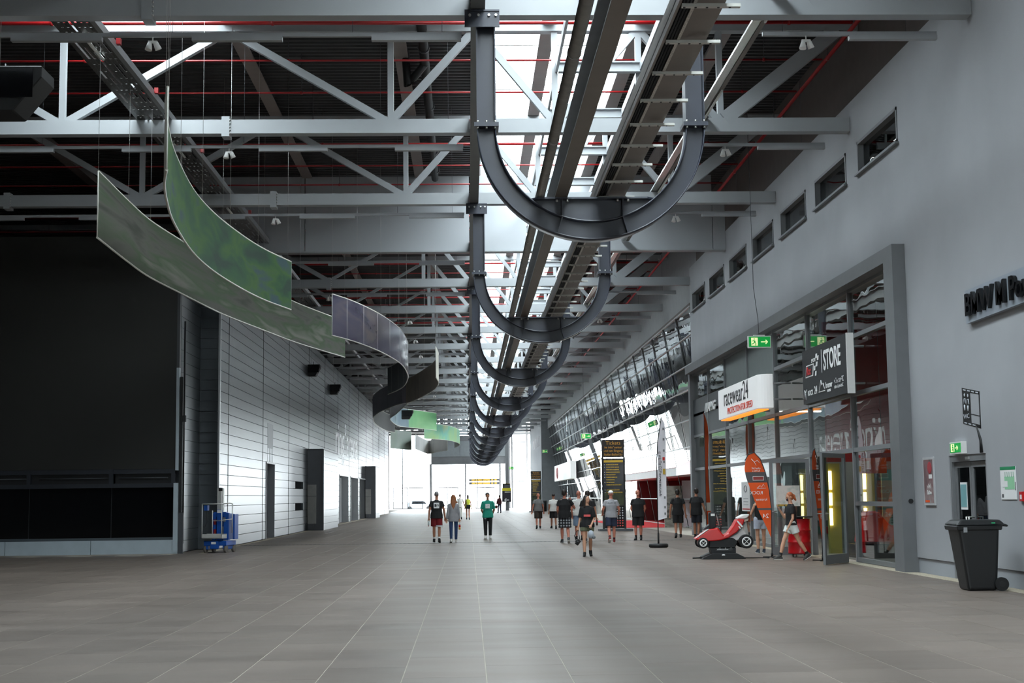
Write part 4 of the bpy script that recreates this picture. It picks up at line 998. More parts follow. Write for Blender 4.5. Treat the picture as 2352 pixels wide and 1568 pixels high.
for tx, u, z, s_ in (('ROCK', .52, 4.04, .18), ('24', 1.18, 4.04, .27), ('kremer', 2.30, 4.10, .20), ('RACING', 2.45, 4.0, .08) ): text(tx, (fx, 35.95-u, z), s_, WHITEP, 'right', r, 'brand_lettering', ext=.003, sx=1.05, bold=.003)
glyphs((fx-.003, 35.95-3.12, 4.15), 8, .12, WHITEP, 'right', r, 'brand_print', seed=8, sx=1.3); glyphs((fx-.003, 35.95-3.12, 4.03), 11, .08, WHITEP, 'right', r, 'brand_print', seed=9, sx=1.4)
b = MB(); b.tube([(fx-.003, 35.95-1.66, 4.06), (fx-.003, 35.95-1.80, 4.22), (fx-.003, 35.95-1.87, 4.32), (fx-.003, 35.95-1.95, 4.2), (fx-.003, 35.95-2.06, 4.24), (fx-.003, 35.95-2.2, 4.1)], .012, 4); b.tube([(fx-.003, 35.95-1.62, 4.05), (fx-.003, 35.95-2.22, 4.05)], .012, 4); b.build('mountain_logo', WHITEP, r)
b = MB(); b.tube([(fx-.003, 35.95-.10, 3.95), (fx-.003, 35.95-.2, 4.2), (fx-.003, 35.95-.3, 4.12), (fx-.003, 35.95-.42, 4.2)], .012, 4); b.tube([(fx-.003, 35.95-.28, 4.12), (fx-.003, 35.95-.3, 3.95)], .01, 4); b.build('running_logo', WHITEP, r)
# racewear light box
r = thing('light_box_sign', 'white rounded light box reading racewear24 over the shop glazing', 'sign', (8.5, 43, 4.45))
poly = [(8.16, 46.0), (8.16, 39.9)]+[(8.16+.3-.3*math.cos(t), 39.9-.4*math.sin(t)) for t in [PI/2*k/6 for k in range(1, 7)]]+[(8.56, 39.5), (8.56, 46.0)]
WB = M('white_light_box', (236, 236, 236), .4, var=.02, emit=.25)
b = MB(); b.prism(poly, (0, 0, 4.0), (1, 0, 0), (0, 1, 0), (0, 0, .95)); b.build('box', WB, r, .01)
MB().box(8.22, 8.52, 40, 45.9, 3.97, 4.0).build('glowing_underside', M('orange_glow', (255, 150, 50), .5, emit=1.2), r)
text('racewear24', (8.155, 45.0, 4.38), .80, BLACK, 'right', r, 'brand_lettering', sx=1.05, bold=-.004)
text('PROTECTION FOR SPEED', (8.155, 44.4, 4.10), .28, M('orange_red_print', (222, 70, 40), .6), 'right', r, 'slogan_lettering', sx=1.25)
for y in (39.7, 45.3):
    for z in (4.25, 4.7): MB().tube([(8.55, y, z), (9.10, y, z)], .03, 6).build('bracket', ALU, r)
o = text('///AMG', (XG-.052, 54.0, 4.72), .46, WHITEP, 'right', None, 'amg_lettering', sx=1.7, shear=.25, bold=.012, ext=.02)
tag(o, 'white slanted lettering on the charcoal panel beyond the white light box', 'lettering')
# exit signs
def exit_sign(loc, label, w=.66, h=.34, basis='cam', d=.1, drop=None, arrow=True, flip=False, anim=None):
    s = thing('exit_sign', label, 'exit sign', loc, 0, 'green exit signs')
    X, Y, Z = [Vector(a) for a in BASIS[basis]]; L0 = Vector(loc)
    def bx(nm, mt, u0, u1, v0, v1, n0, n1, par=None):
        b = MB(); c = [L0+X*u+Y*v+Z*n for n in (n0, n1) for u, v in ((u0, v0), (u1, v0), (u1, v1), (u0, v1))]
        b.add(c, [(3, 2, 1, 0), (4, 5, 6, 7), (0, 1, 5, 4), (1, 2, 6, 5), (2, 3, 7, 6), (3, 0, 4, 7)]); return b.build(nm, mt, par or s)
    bx('case', WHITE, -w/2, w/2, 0, h, -d, 0); bx('green_face', GREEN, -w/2+.025, w/2-.025, .025, h-.025, 0, .006)
    q = -1 if flip else 1
    bx('door_symbol', CREAM, *sorted((q*-w*.36, q*-w*.08)), h*.18, h*.84, .006, .010)
    b = MB()
    def pl(pts, rad): b.tube([L0+X*(u*q)+Y*v+Z*.014 for u, v in pts], rad, 5)
    k = h/.34
    pl([(-.17*k, .215*k), (-.135*k, .15*k)], .018*k); pl([(-.135*k, .15*k), (-.10*k, .11*k), (-.13*k, .07*k)], .013*k); pl([(-.14*k, .15*k), (-.19*k, .12*k), (-.23*k, .10*k)], .013*k); pl([(-.165*k, .2*k), (-.115*k, .185*k)], .010*k); pl([(-.17*k, .21*k), (-.215*k, .185*k)], .010*k)
    b.ell(L0+X*(-.155*k*q)+Y*(.25*k)+Z*.014, (.02*k, .02*k, .02*k), 6, 5); b.build('running_figure', GREEN, s)
    if arrow:
        b = MB(); pl([(.04*k, .165*k), (.22*k, .165*k)], .014*k); pl([(.17*k, .22*k), (.225*k, .165*k), (.17*k, .11*k)], .014*k); b.build('arrow', CREAM, s)
    if drop:
        b = MB(); t = L0+Y*h
        b.tube([t+Z*(-d/2), t+Z*(-d/2)+Vector((-.02, 0, .5)), t+Z*(-d/2)+Vector((-.12, 0, 1.4)), Vector((loc[0]-.15, loc[1]+d/2, drop))], .008, 4); b.build('suspension_cable', DGREY, s)
        bx('top_plate', WHITE, -w*.24, w*.24, h, h+.03, -d, 0)
    return s
exit_sign((8.32, 40.0, 5.74), 'hanging green exit sign in front of the grey shop panels', drop=13.09)
exit_sign((7.54, 90.7, 5.22), 'hanging green exit sign in front of the slanted glazing', drop=13.09)
exit_sign((8.68, 160.89, 6.47), 'green exit sign by the grey pier at the end of the glazing', .62, .36)
exit_sign((5.3, 175.0, 4.9), 'small green exit sign near the far end column', .62, .36, drop=13.09)
exit_sign((XR-.1, 25.95, 2.30), 'green exit sign box on the plaster wall above the glass door', .62, .22, 'right', .1, arrow=True)

# ---------------------------------------------------------------- plaster wall: door, signs, posters
d = struct(thing('door_1', None, None, (XR+.15, 25.67, 0)))
for y0, y1 in ((24.70, 24.80), (26.54, 26.64)): MB().box(XR+.02, XR+.3, y0, y1, 0, 2.28).build('door_frame', GREYF, d)
MB().box(XR+.02, XR+.3, 24.8, 26.54, 2.16, 2.28).build('door_frame', GREYF, d)
for k, (y0, y1) in enumerate(((24.81, 25.66), (25.68, 26.53))):
    lf = MB(); lf.box(XR+.07, XR+.13, y0, y0+.08, .01, 2.15); lf.box(XR+.07, XR+.13, y1-.08, y1, .01, 2.15); lf.box(XR+.07, XR+.13, y0+.08, y1-.08, .01, .2); lf.box(XR+.07, XR+.13, y0+.08, y1-.08, 2.05, 2.15)
    q = lf.build('door_leaf', GREYF, d); MB().box(XR+.095, XR+.105, y0+.08, y1-.08, .2, 2.05).build('pane', GLASSD, q)
    yh = y1-.06 if k == 0 else y0+.06
    MB().tube([(XR+.07, yh, 1.15), (XR-.03, yh, 1.15), (XR-.03, yh, .92), (XR+.07, yh, .90)], .016, 8).build('handle', BOLT, q)
n_ = MB().box(XR+.085, XR+.093, 25.98, 26.32, 1.28, 1.78).build('notice', WHITEP, d); MB().box(XR+.08, XR+.086, 26.0, 26.30, 1.33, 1.74).build('print', M('aqua_print', (120, 170, 176), .5), n_)
MB().box(XR+.37, XR+.38, 24.7, 26.64, 0, 2.28).build('dark_backing', BLACK, d)
MB().box(XR+.0, XR+.07, 25.58, 25.76, 2.19, 2.24).build('door_closer', BOLT, d)
r = thing('wall_sign', 'grey sign board with raised black letters BMW M Power on the plaster wall', 'sign', (XR-.03, 23.6, 4.9))
b = MB(); b.add([(x, y, z) for x in (XR-.09, XR-.005) for y, z in ((25.12, 4.60), (25.12, 5.2), (20.0, 5.2), (20.0, 4.66))], [(0, 1, 2, 3), (7, 6, 5, 4), (0, 4, 5, 1), (1, 5, 6, 2), (2, 6, 7, 3), (3, 7, 4, 0)]); b.build('board', M('pale_board', (140, 147, 157), .5), r)
text('BMW M Power', (XR-.092, 25.02, 4.73), .56, BLACKG, 'right', r, 'raised_lettering', ext=.03, sx=1.0, bold=.008)
r = thing('wc_sign', 'black WC pictogram sign painted on the plaster wall above the door', 'sign', (XR-.002, 25.3, 3.1))
fxx = XR-.004
def wq(b, y0, y1, z0, z1, dx=0.0): # parallelogram patches follow the slant of the painted frame
    sl = .13/.9
    b.add([(fxx-dx, y, z-(25.75-y)*sl) for y, z in ((y0, z0), (y1, z0), (y1, z1), (y0, z1))]+[(XR, y, z-(25.75-y)*sl) for y, z in ((y0, z0), (y1, z0), (y1, z1), (y0, z1))], [(0, 1, 2, 3), (0, 4, 5, 1), (1, 5, 6, 2), (2, 6, 7, 3), (3, 7, 4, 0)])
b = MB(); wq(b, 25.75, 25.33, 2.84, 3.50); wq(b, 25.33, 24.88, 3.44, 3.50); wq(b, 25.33, 24.88, 2.84, 2.90); wq(b, 24.91, 24.86, 2.84, 3.50); wq(b, 25.33, 24.88, 3.05, 3.065); b.build('frame_print', BLACK, r)
b = MB()
for k in range(4): wq(b, 25.68-.21*k, 25.55-.21*k, 3.46, 3.48, .003)
for k in range(3): wq(b, 25.68-.21*k, 25.55-.21*k, 2.86, 2.88, .003)
for yy in (25.62, 25.45):
    b.ell((fxx-.002, yy, 3.38-(25.75-yy)*.144), (.004, .035, .03), 8, 6); z = 3.38-(25.75-yy)*.144
    b.tube([(fxx-.002, yy+.05, z-.16), (fxx-.002, yy+.03, z-.07), (fxx-.002, yy-.03, z-.07), (fxx-.002, yy-.05, z-.16)], .012, 4); b.tube([(fxx-.002, yy, z-.18), (fxx-.002, yy, z-.28)], .02, 4)
b.build('pictogram', M('plaster_light', (190, 196, 203), .8), r); text('WC', (fxx-.002, 25.72, 2.93), .12, M('plaster_light', (190, 196, 203), .8), 'right', r, 'lettering', ext=.001, sx=1.5)
b = MB(); b.tube([(XR, 25.12, 2.80), (XR, 25.0, 2.66), (XR, 24.88, 2.5), (XR, 24.86, 2.29)], .014, 6, True, .05); b.build('painted_stalk', BLACK, r)
r = thing('framed_poster', 'tall framed dark red poster on the plaster wall beside the portal', 'poster', (XR-.02, 27.8, 1.8))
MB().box(XR-.03, XR-.001, 27.46, 28.1, 1.35, 2.29).build('frame', M('silver_frame', (186, 188, 190), .5), r)
MB().box(XR-.034, XR-.03, 27.51, 28.05, 1.40, 2.24).build('print', paint('poster_print', [(84, 76, 78), (130, 100, 102), (164, 150, 150)], 2.2), r)
b = MB(); b.ell((XR-.036, 27.68, 2.08), (.004, .13, .12), 12, 8); b.build('red_shape', M('dull_poster_red', (170, 62, 70), .6), r)
glyphs((XR-.036, 27.86, 1.68), 4, .09, WHITEP, 'right', r, 'lettering', seed=4); glyphs((XR-.036, 27.86, 1.56), 5, .09, WHITEP, 'right', r, 'lettering', seed=5)
MB().box(XR-.036, XR-.034, 27.55, 27.75, 1.87, 1.95).build('white_label', WHITEP, r); MB().box(XR-.036, XR-.034, 27.75, 28.0, 1.41, 1.45).build('orange_label', ORANGE, r)
r = thing('route_plan', 'white and green evacuation plan sheet on the plaster wall', 'poster', (XR-.01, 23.7, 1.75))
MB().box(XR-.012, XR-.001, 23.36, 24.04, 1.47, 2.02).build('sheet', WHITEP, r); h_ = MB().box(XR-.014, XR-.012, 23.36, 24.04, 1.965, 2.02).build('green_header', M('plan_green', (30, 140, 90), .6), r)
MB().box(XR-.014, XR-.012, 23.42, 23.85, 1.64, 1.85).build('plan_area', M('plan_pale_green', (150, 206, 165), .6), r); MB().box(XR-.015, XR-.013, 23.72, 23.98, 1.68, 1.78).build('plan_area', WHITEP, r)
for k in range(5): MB().box(XR-.015, XR-.012, 23.45+.09*k, 23.462+.09*k, 1.84, 1.93).build('plan_line', M('plan_green', (30, 140, 90), .6), r)
MB().box(XR-.015, XR-.012, 23.38, 23.40, 1.62, 1.76).build('caption', BLACK, r); MB().box(XR-.015, XR-.012, 23.92, 23.99, 1.50, 1.56).build('stamp', DGREY, r)
r = thing('alarm_button', 'small red alarm button at the edge of the plaster wall', 'alarm', (XR-.02, 23.1, 1.5)); MB().box(XR-.04, XR, 23.03, 23.18, 1.44, 1.60).build('case', RED, r, .006); MB().box(XR-.044, XR-.04, 23.07, 23.14, 1.48, 1.55).build('glass', WHITE, r)
# wheelie bin
r = thing('wheelie_bin', 'black wheelie bin with closed lid in front of the glass door', 'bin', (8.35, 23.45, 0))
BIN = M('black_bin_plastic', (15, 16, 18), .5, var=.08, scale=20, bump=.1)
def frust(b, c0, s0, z0, c1, s1, z1):
    vs = [(c[0]+sx*s[0], c[1]+sy*s[1], z) for c, s, z in ((c0, s0, z0), (c1, s1, z1)) for sx, sy in ((-1,-1),(1,-1),(1,1),(-1,1))]
    b.add(vs, [(0,3,2,1),(4,5,6,7),(0,1,5,4),(1,2,6,5),(2,3,7,6),(3,0,4,7)])
b = MB(); frust(b, (8.37, 23.45), (.24, .23), .002, (8.33, 23.45), (.34, .29), 1.02); b.build('body', BIN, r, .05, seg=3)
b = MB(); frust(b, (8.33, 23.45), (.37, .31), .98, (8.33, 23.45), (.38, .32), 1.06); b.build('rim', BIN, r, .015)
b = MB(); frust(b, (8.35, 23.45), (.41, .33), 1.065, (8.36, 23.45), (.33, .26), 1.15); b.build('lid', BIN, r, .03, seg=2)
MB().tube([(8.74, 23.2, 1.07), (8.80, 23.2, 1.05), (8.80, 23.7, 1.05), (8.74, 23.7, 1.07)], .018, 8).build('handle_bar', BIN, r)
for y in (23.14, 23.70):
    w = MB().cyl((8.66, y, .11), .11, .06, 20, axis='y').build('wheel', RUBBER, r); MB().cyl((8.66, y-.005, .11), .05, .07, 12, axis='y').build('hub', BIN, w)
MB().tube([(8.66, 23.14, .11), (8.66, 23.76, .11)], .014, 6).build('axle', DGREY, r)
MB().box(8.06, 8.12, 23.13, 23.16, .95, 1.03).build('catch', ALU, r); MB().box(8.52, 8.58, 23.115, 23.125, 1.09, 1.105).build('green_tag', M('tag_green', (40, 190, 120), .4), r)

# ---------------------------------------------------------------- ticket boards
def ticket_board(x0, x1, y, label, rows=12):
    w = x1-x0; s = thing('ticket_board', label, 'sign', ((x0+x1)/2, y, 0), 0, 'tall black ticket boards')
    MB().box(x0-.25, x1+.35, y-.3, y+.45, 0, .10).build('base', DGREY, s); MB().box(x0-.02, x1+.02, y, y+.1, .12, 3.30).build('board', BLACKG, s); MB().box(x0-.06, x1+.04, y-.01, y+.11, 3.36, 4.16).build('header', M('brown_black', (30, 24, 22), .5), s)
    for x in (x0-.03, x1+.03): MB().box(x-.04, x+.04, y-.01, y+.11, .1, 3.36).build('post', BLACK, s)
    c = (x0+x1)/2; k = w/.95
    AM = M('amber_print', (206, 150, 60), .6)
    for tx, z, sz, sx in (('Tickets', 3.93, .24, 1.0), ('im info°center', 3.76, .15, .95), ('und am Eingang', 3.60, .155, .92), ('Stefan-Bellof-Str', 3.43, .15, .9)): text(tx, (c, y-.012, z), sz*k, AM, 'cam', s, 'lettering', ext=.002, align='CENTER', sx=sx)
    MB().box(x0+.02, x1-.03, y-.006, y, 3.12, 3.22).build('gold_bar', GOLD, s)
    rg = random.Random(5)
    for j in range(rows):
        z = 3.05-.115*j; L = rg.uniform(.36, .72)*w
        if j == 9: continue
        b = MB(); xx = x0+.13*k
        while xx < x0+.13*k+L: q = rg.uniform(.03, .07)*k; b.box(xx, xx+q, y-.005, y, z-.055, z-.012); xx += q+.014
        tag(b.build('print_line', GOLD, s), kind='stuff')
        if j not in (2, 6, 8): MB().box(x0+.04, x0+.07, y-.005, y, z-.05, z-.02).build('bullet', WHITEP, s)
    MB().box(x0+.02, x1-.02, y-.004, y, 1.15, 1.75).build('photo', paint('board_photo', [(18, 20, 18), (60, 66, 40), (30, 34, 30)], 2.5), s)
    b = MB()
    for j in range(8):
        for q in range(4 if j < 5 else 7):
            b.m = 1 if j in (0, 1, 2) else 0
            xx = x1-.09-.12*k*q; b.cyl((xx, y-.006, .24+.115*j), .036*k, .006, 8, axis='y')
    tag(b.build('icon_dots', [M('grey_dot', (150, 150, 150), .5), M('red_dot', (196, 60, 56), .5)], s), kind='stuff')
ticket_board(6.20, 7.13, 65.3, 'tall black board headed Tickets beside the red carpet')
ticket_board(6.45, 7.40, 146.0, 'far smaller-looking black ticket board near the grey pier')
r = thing('direction_sign', 'black and yellow sign with a white arrow near the end doors', 'sign', (4.5, 167, 0))
MB().box(4.35, 4.75, 167.1, 167.4, 0, 11).build('column', GREYF, r)
for x0, x1, z0, z1, mt in ((3.98, 4.88, 2.6, 3.1, BLACKG), (3.98, 4.88, 3.0, 3.12, GOLD), (3.92, 5.0, 2.28, 2.6, M('sign_yellow', (214, 200, 40), .5)), (3.92, 5.0, 1.0, 2.28, M('black_violet', (30, 24, 34), .5))): MB().box(x0, x1, 166.9, 167.05, z0, z1).build('panel', mt, r)
b = MB(); b.bar((4.25, 166.88, 1.22), (4.75, 166.88, 1.22), .02, .09, (0, 0, 1)); b.bar((4.22, 166.88, 1.2), (4.42, 166.88, 1.42), .02, .08, (0, 0, 1)); b.bar((4.22, 166.88, 1.24), (4.42, 166.88, 1.02), .02, .08, (0, 0, 1)); b.build('arrow', WHITEP, r); MB().box(4.25, 4.92, 166.88, 166.9, 2.1, 2.17).build('white_line', WHITEP, r)
r = thing('litter_bin', 'slim dark litter bin at the foot of the grey pier', 'bin', (7.6, 150, 0)); b = MB(); b.cyl((7.9, 150, 0.02), .3, 1.05, 16); b.build('body', BLACK, r); b = MB(); b.cyl((7.9, 150, 1.08), .33, .08, 16); b.build('lid', DGREY, r); MB().box(7.88, 7.92, 149.69, 149.7, .5, .9).build('label_strip', GREYF, r)

# ---------------------------------------------------------------- flags
def flag(base, h, outline, label, rotz=0.0, mats=(ORANGE,), bands=(), pole_r=.014, basekind='cross', prints=None):
    """feather flag: curved pole, cloth outline [(u, z)...] in the flag's own plane"""
    s = thing('advertising_flag', label, 'flag', base, rotz, None)
    b = MB(); n = len(outline); us = [u for u, z in outline]; u0 = min(us)
    zs = sorted({z for _, z in outline})
    # cloth as horizontal strips with a slight billow
    def span(z):
        xs = []
        for i in range(n):
            (a, za), (c, zc) = outline[i], outline[(i+1) % n]
            if (za <= z < zc) or (zc <= z < za): xs.append(a+(c-a)*(z-za)/(zc-za))
        return (min(xs), max(xs)) if len(xs) >= 2 else None
    z0, z1 = min(zs), max(zs); N_ = 40; rowv = []
    for i in range(N_+1):
        z = z0+(z1-z0)*(i+.02)/(N_+.04); sp = span(z) or (rowv[-1][1][0], rowv[-1][1][1]) if rowv or span(z) else (0, .01)
        rowv.append((z, span(z) or sp))
    C_ = 6; vs = []
    for z, (a, c) in rowv:
        for k in range(C_+1):
            t = k/C_; vs.append((a+(c-a)*t, .03*math.sin(2.2*z+2.5*t)*t*(c-a)/.5, z))
    nb = len(vs); vs += [(x, y+.004, z) for x, y, z in vs]; b.smooth = True
    for i in range(N_):
        z = (rowv[i][0]+rowv[i+1][0])/2; b.m = next((k for lo, hi, k in bands if lo <= z <= hi), 0)
        for k in range(C_):
            q = i*(C_+1)+k; b.add([vs[q], vs[q+1], vs[q+C_+2], vs[q+C_+1]], [(0, 1, 2, 3)]); b.add([vs[nb+q], vs[nb+q+1], vs[nb+q+C_+2], vs[nb+q+C_+1]], [(3, 2, 1, 0)])
    b.build('cloth', list(mats), s, local=True)
    return s
GB = M('flag_grey_band', (88, 84, 86), .7)
# teardrop: pole on its right, tip at the foot
tear = [(.62, .50), (.64, 1.2), (.60, 1.7), (.52, 2.15), (.40, 2.5), (.26, 2.65), (.12, 2.62), (.03, 2.45), (.0, 2.25), (.03, 2.05), (.16, 1.65), (.34, 1.15), (.52, .75)]
def teardrop(base, rotz, label):
    s = flag(base, 2.65, tear, label, rotz, (ORANGE, GB), ((1.88, 2.14, 1), (1.18, 1.24, 1)))
    MB().tube([(.63, .01, .06), (.635, .01, .5), (.65, .01, 1.2), (.61, .01, 1.7), (.53, .01, 2.15), (.41, .01, 2.5), (.26, .01, 2.665), (.12, .01, 2.635), (.02, .01, 2.46)], .013, 6).build('pole', DGREY, s, local=True)
    b = MB(); b.tube([(.4, 0, .02), (.86, 0, .02)], .015, 6); b.tube([(.63, -.25, .02), (.63, .25, .02)], .015, 6); b.build('foot', BLACK, s, local=True); MB().cyl((.63, 0, .02), .03, .1, 8).build('socket', BLACK, s, local=True)
    bs = ((1,0,0),(0,0,1),(0,-1,0))
    for tx, u, z, sz in (('kremer', .55, 1.44, .10), ('ROCK', .45, 1.60, .12), ('24', .58, 1.0, .16) ): text(tx, (u, -.035, z), sz, WHITEP, 'cam', s, 'mirrored_lettering', ext=.001, local=True, mirror=True)
    glyphs((.18, -.034, 2.24), 8, .045, WHITEP, 'cam', s, 'flag_print', True, 3); glyphs((.20, -.034, 2.175), 7, .045, WHITEP, 'cam', s, 'flag_print', True, 4)
    b = MB(); b.box(.2, .48, -.034, -.03, 1.95, 2.06); lg = b.build('logo_frame', WHITEP, s, local=True); b = MB(); b.box(.21, .47, -.037, -.034, 1.965, 2.045); b.build('logo_field', M('dim_red', (150, 56, 52), .6), lg, local=True)
    b = MB(); b.tube([(.3, -.034, 1.75), (.38, -.034, 1.82), (.42, -.034, 1.78), (.46, -.034, 1.86), (.52, -.034, 1.75), (.3, -.034, 1.75)], .006, 4); b.build('mountain_logo', WHITEP, s, local=True)
    b = MB(); b.tube([(.18, -.034, 2.5), (.25, -.034, 2.42), (.33, -.034, 2.46), (.38, -.034, 2.40)], .008, 4); b.tube([(.25, -.034, 2.42), (.3, -.034, 2.33)], .006, 4); b.build('horse_logo', WHITEP, s, local=True)
    return s
teardrop((7.06, 36.3, 0), -.12, 'orange teardrop advertising flag standing beside the red kart ride')
teardrop((8.14, 33.55, 0), 1.05, 'orange teardrop flag seen edge-on between the two open shop doors')
feath = [(0, .55), (.45, .6), (.46, 3.6), (.40, 4.0), (.22, 4.3), (0, 4.45)]
s = flag((8.25, 49.5, 0), 4.4, feath, 'tall narrow orange feather flag seen edge-on by the charcoal panels', 1.12, (ORANGE, WHITEP), ((1.05, 1.3, 1),))
MB().tube([(0, 0, .05), (-.01, 0, 2.0), (0, 0, 3.8), (.03, 0, 4.46)], .014, 6).build('pole', DGREY, s, local=True)
b = MB(); b.tube([(-.3, 0, .02), (.3, 0, .02)], .016, 6); b.tube([(0, -.3, .02), (0, .3, .02)], .016, 6); b.build('foot', BLACK, s, local=True)
wf = [(0, .83), (.28, .9), (.30, 3.5), (.27, 3.85), (.18, 4.0), (.05, 3.2), (.02, 2.6)]
s = flag((5.86, 44.2, 0), 4, wf, 'white feather banner with black lettering on a heavy black foot', 0, (M('white_banner_cloth', (232, 230, 236), .8, var=.03),))
MB().tube([(0, .012, .05), (0, .012, 2.6), (.04, .012, 3.2), (.17, .012, 4.02)], .016, 8).build('pole', BLACK, s, local=True)
b = MB(); b.cyl((0, 0, 0), .30, .12, 20); b.build('heavy_foot', BLACK, s, local=True, bevel=.03); MB().tube([(0, 0, .1), (0, 0, .45)], .028, 8).build('socket', BLACK, s, local=True)
glyphs((.06, -.03, 2.95), 17, .08, BLACK, 'cam', s, 'banner_print', True, 6, 1.6, ((0,0,-1),(1,0,0),(0,-1,0)))
b = MB()
for k, z in enumerate((3.62, 3.3, 2.95, 2.6, 1.5, 1.2, 1.0)): b.box(.2, .25, -.03, -.026, z, z+.07)
tag(b.build('logo_column', GREYF, s, local=True), kind='stuff')
MB().box(.18, .26, -.032, -.028, 2.25, 2.42).build('yellow_logo', GOLD, s, local=True); MB().box(.18, .25, -.032, -.028, 2.68, 2.78).build('red_logo', RED, s, local=True)

# ---------------------------------------------------------------- kart ride on its motion base
r = thing('kart_ride', 'red and white kart ride on a black motion base outside the shop', 'ride', (6.45, 36.2, 0), -.05)
def K(nm, mt, poly, y0, y1, par=None, bevel=0.0, seg=1):
    b = MB(); b.prism(poly, (0, y0, 0), (1, 0, 0), (0, 0, 1), (0, y1-y0, 0)); return b.build(nm, mt, par or r, bevel, local=True, seg=seg)
sh = [(-.74, .50), (-.60, .44), (-.30, .44), (-.10, .46), (.10, .52), (.32, .66), (.48, .86), (.52, .98), (.33, .98), (.24, .82), (.10, .64), (-.02, .58), (-.16, .78), (-.24, .76), (-.38, .74), (-.56, .62)]
K('body_shell', RED, sh, -.28, .28, bevel=.03, seg=2)
K('tail', WHITE, [(.33, .985), (.52, .985), (.60, 1.02), (.66, 1.10), (.50, 1.10), (.36, 1.03)], -.2, .2, bevel=.02)
K('exhaust', M('cream_part', (220, 210, 196), .5), [(.50, .90), (.62, .94), (.64, 1.0), (.50, .97)], -.14, .14, bevel=.01)
K('nose_stripe', WHITE, [(-.70, .53), (-.56, .63), (-.40, .735), (-.40, .75), (-.57, .645), (-.72, .53)], -.285, -.20)
K('side_stripe', WHITE, [(.31, .93), (.34, .95), (.47, .80), (.43, .78)], -.29, -.283); K('side_stripe', WHITE, [(.35, .80), (.37, .82), (.41, .75), (.39, .73)], -.29, -.283)
K('rear_strut', M('pale_fairing', (206, 202, 200), .5), [(.08, .52), (.32, .44), (.56, .60), (.46, .80), (.30, .62)], -.22, .22, bevel=.02)
K('sill', DGREY, [(.10, .50), (.34, .64), (.54, .90), (.50, .92), (.30, .66), (.06, .53)], -.25, .25)
K('console', BLACK, [(-.36, .72), (-.20, .78), (-.17, 1.16), (-.36, 1.16)], -.16, .10, bevel=.015); K('coin_plate', WHITE, [(-.32, 1.07), (-.22, 1.07), (-.22, 1.13), (-.32, 1.13)], -.166, -.16); K('screen_hood', BLACK, [(-.40, .74), (-.34, .74), (-.34, .86), (-.52, .74)], -.15, .15)
MB().tube([(-.16, 0, 1.1), (-.10, 0, .82)], .012, 6).build('support_bar', BOLT, r, local=True)
MB().tube([(-.06+.02*math.cos(t), .11*math.cos(t), .74+.1*math.sin(t)) for t in [2*PI*k/14 for k in range(15)]], .012, 6).build('steering_wheel', BLACK, r, local=True)
def wheel(x, y, z, rad, w):
    q = MB().cyl((x, y, z), rad, w, 24, axis='y').build('wheel', RUBBER, r, local=True, bevel=.015)
    b = MB(); b.tube([(x+rad*.58*math.cos(t), y-.004, z+rad*.58*math.sin(t)) for t in [2*PI*k/18 for k in range(19)]], .018, 6)
    for k in range(4): a = PI/4+PI/2*k; b.bar((x, y-.006, z), (x+rad*.55*math.cos(a), y-.006, z+rad*.55*math.sin(a)), .012, .035, (0, 1, 0))
    b.build('rim', WHITE, q, local=True); MB().cyl((x, y-.012, z), .02, .02, 10, axis='y').build('hub', BLACK, q, local=True)
for y in (-.38, .26): wheel(-.55, y, .40, .135, .12)
for y in (-.46, .26): wheel(.52, y, .43, .175, .20)
K('axle_cover', BLACK, [(-.40, .27), (.26, .27), (.34, .42), (.22, .52), (-.38, .46)], -.24, .24, bevel=.02)
K('pedestal', BLACK, [(-.34, .14), (.28, .14), (.28, .28), (-.36, .28)], -.22, .22); lbl = K('lettering_plate', BLACKG, [(-.22, .20), (.2, .20), (.2, .26), (-.22, .26)], -.226, -.22)
glyphs((-.19, -.228, .22), 16, .028, WHITEP, 'cam', r, 'plate_print', True, 2)
for x in (-.12, .02, .16): MB().cyl((x, -.228, .275), .012, .006, 8, axis='y').build('stud', WHITEP, r, local=True)
K('base_plate', BLACK, [(-.60, 0.0), (.50, 0.0), (.46, .05), (.28, .14), (-.34, .14), (-.54, .05)], -.42, .42, bevel=.01)
b = MB(); b.ell((-.06, -.41, .10), (.05, .03, .02), 10, 6); b.build('badge', WHITEP, r, local=True)
b = MB(); b.tube([(-.80, -.1, .02), (-.55, -.1, .03)], .02, 6); b.build('foot_bar', BLACK, r, local=True); b = MB(); b.tube([(.5, -.2, .02), (.75, -.1, .015), (1.0, -.16, .015), (1.1, -.3, .012)], .012, 6); b.build('power_cable', BLACK, r, local=True)

# ---------------------------------------------------------------- red drum table and screen
r = thing('drum_table', 'red oil drum on castors with a black table top by the shop door', 'table', (8.42, 36.35, 0))
prof = [(.0, .09), (.285, .09), (.295, .11), (.285, .13), (.285, .36), (.30, .38), (.285, .40), (.285, .66), (.30, .68), (.285, .70), (.285, .94), (.298, .96), (.285, .97), (0, .97)]
b = MB(); b.smooth = True; n = 28
vs = [(8.42+rr*math.cos(2*PI*k/n), 36.35+rr*math.sin(2*PI*k/n), z) for rr, z in prof for k in range(n)]
b.add(vs, [(i*n+k, i*n+(k+1) % n, (i+1)*n+(k+1) % n, (i+1)*n+k) for i in range(len(prof)-1) for k in range(n)]); b.build('drum', M('drum_red', (176, 18, 26), .3, var=.06), r)
b = MB(); b.cyl((8.42, 36.35, 1.0), .36, .03, 28); b.build('table_top', BLACK, r); MB().cyl((8.42, 36.35, .96), .12, .05, 12).build('spacer', DGREY, r)
for a in (.6, 2.2, 3.9, 5.4): MB().ell((8.42+.2*math.cos(a), 36.35+.2*math.sin(a), .045), (.045, .02, .045), 10, 6).build('castor', BOLT, r)
MB().box(8.15, 8.23, 36.06, 36.08, .66, .90).build('side_label', WHITEP, r)
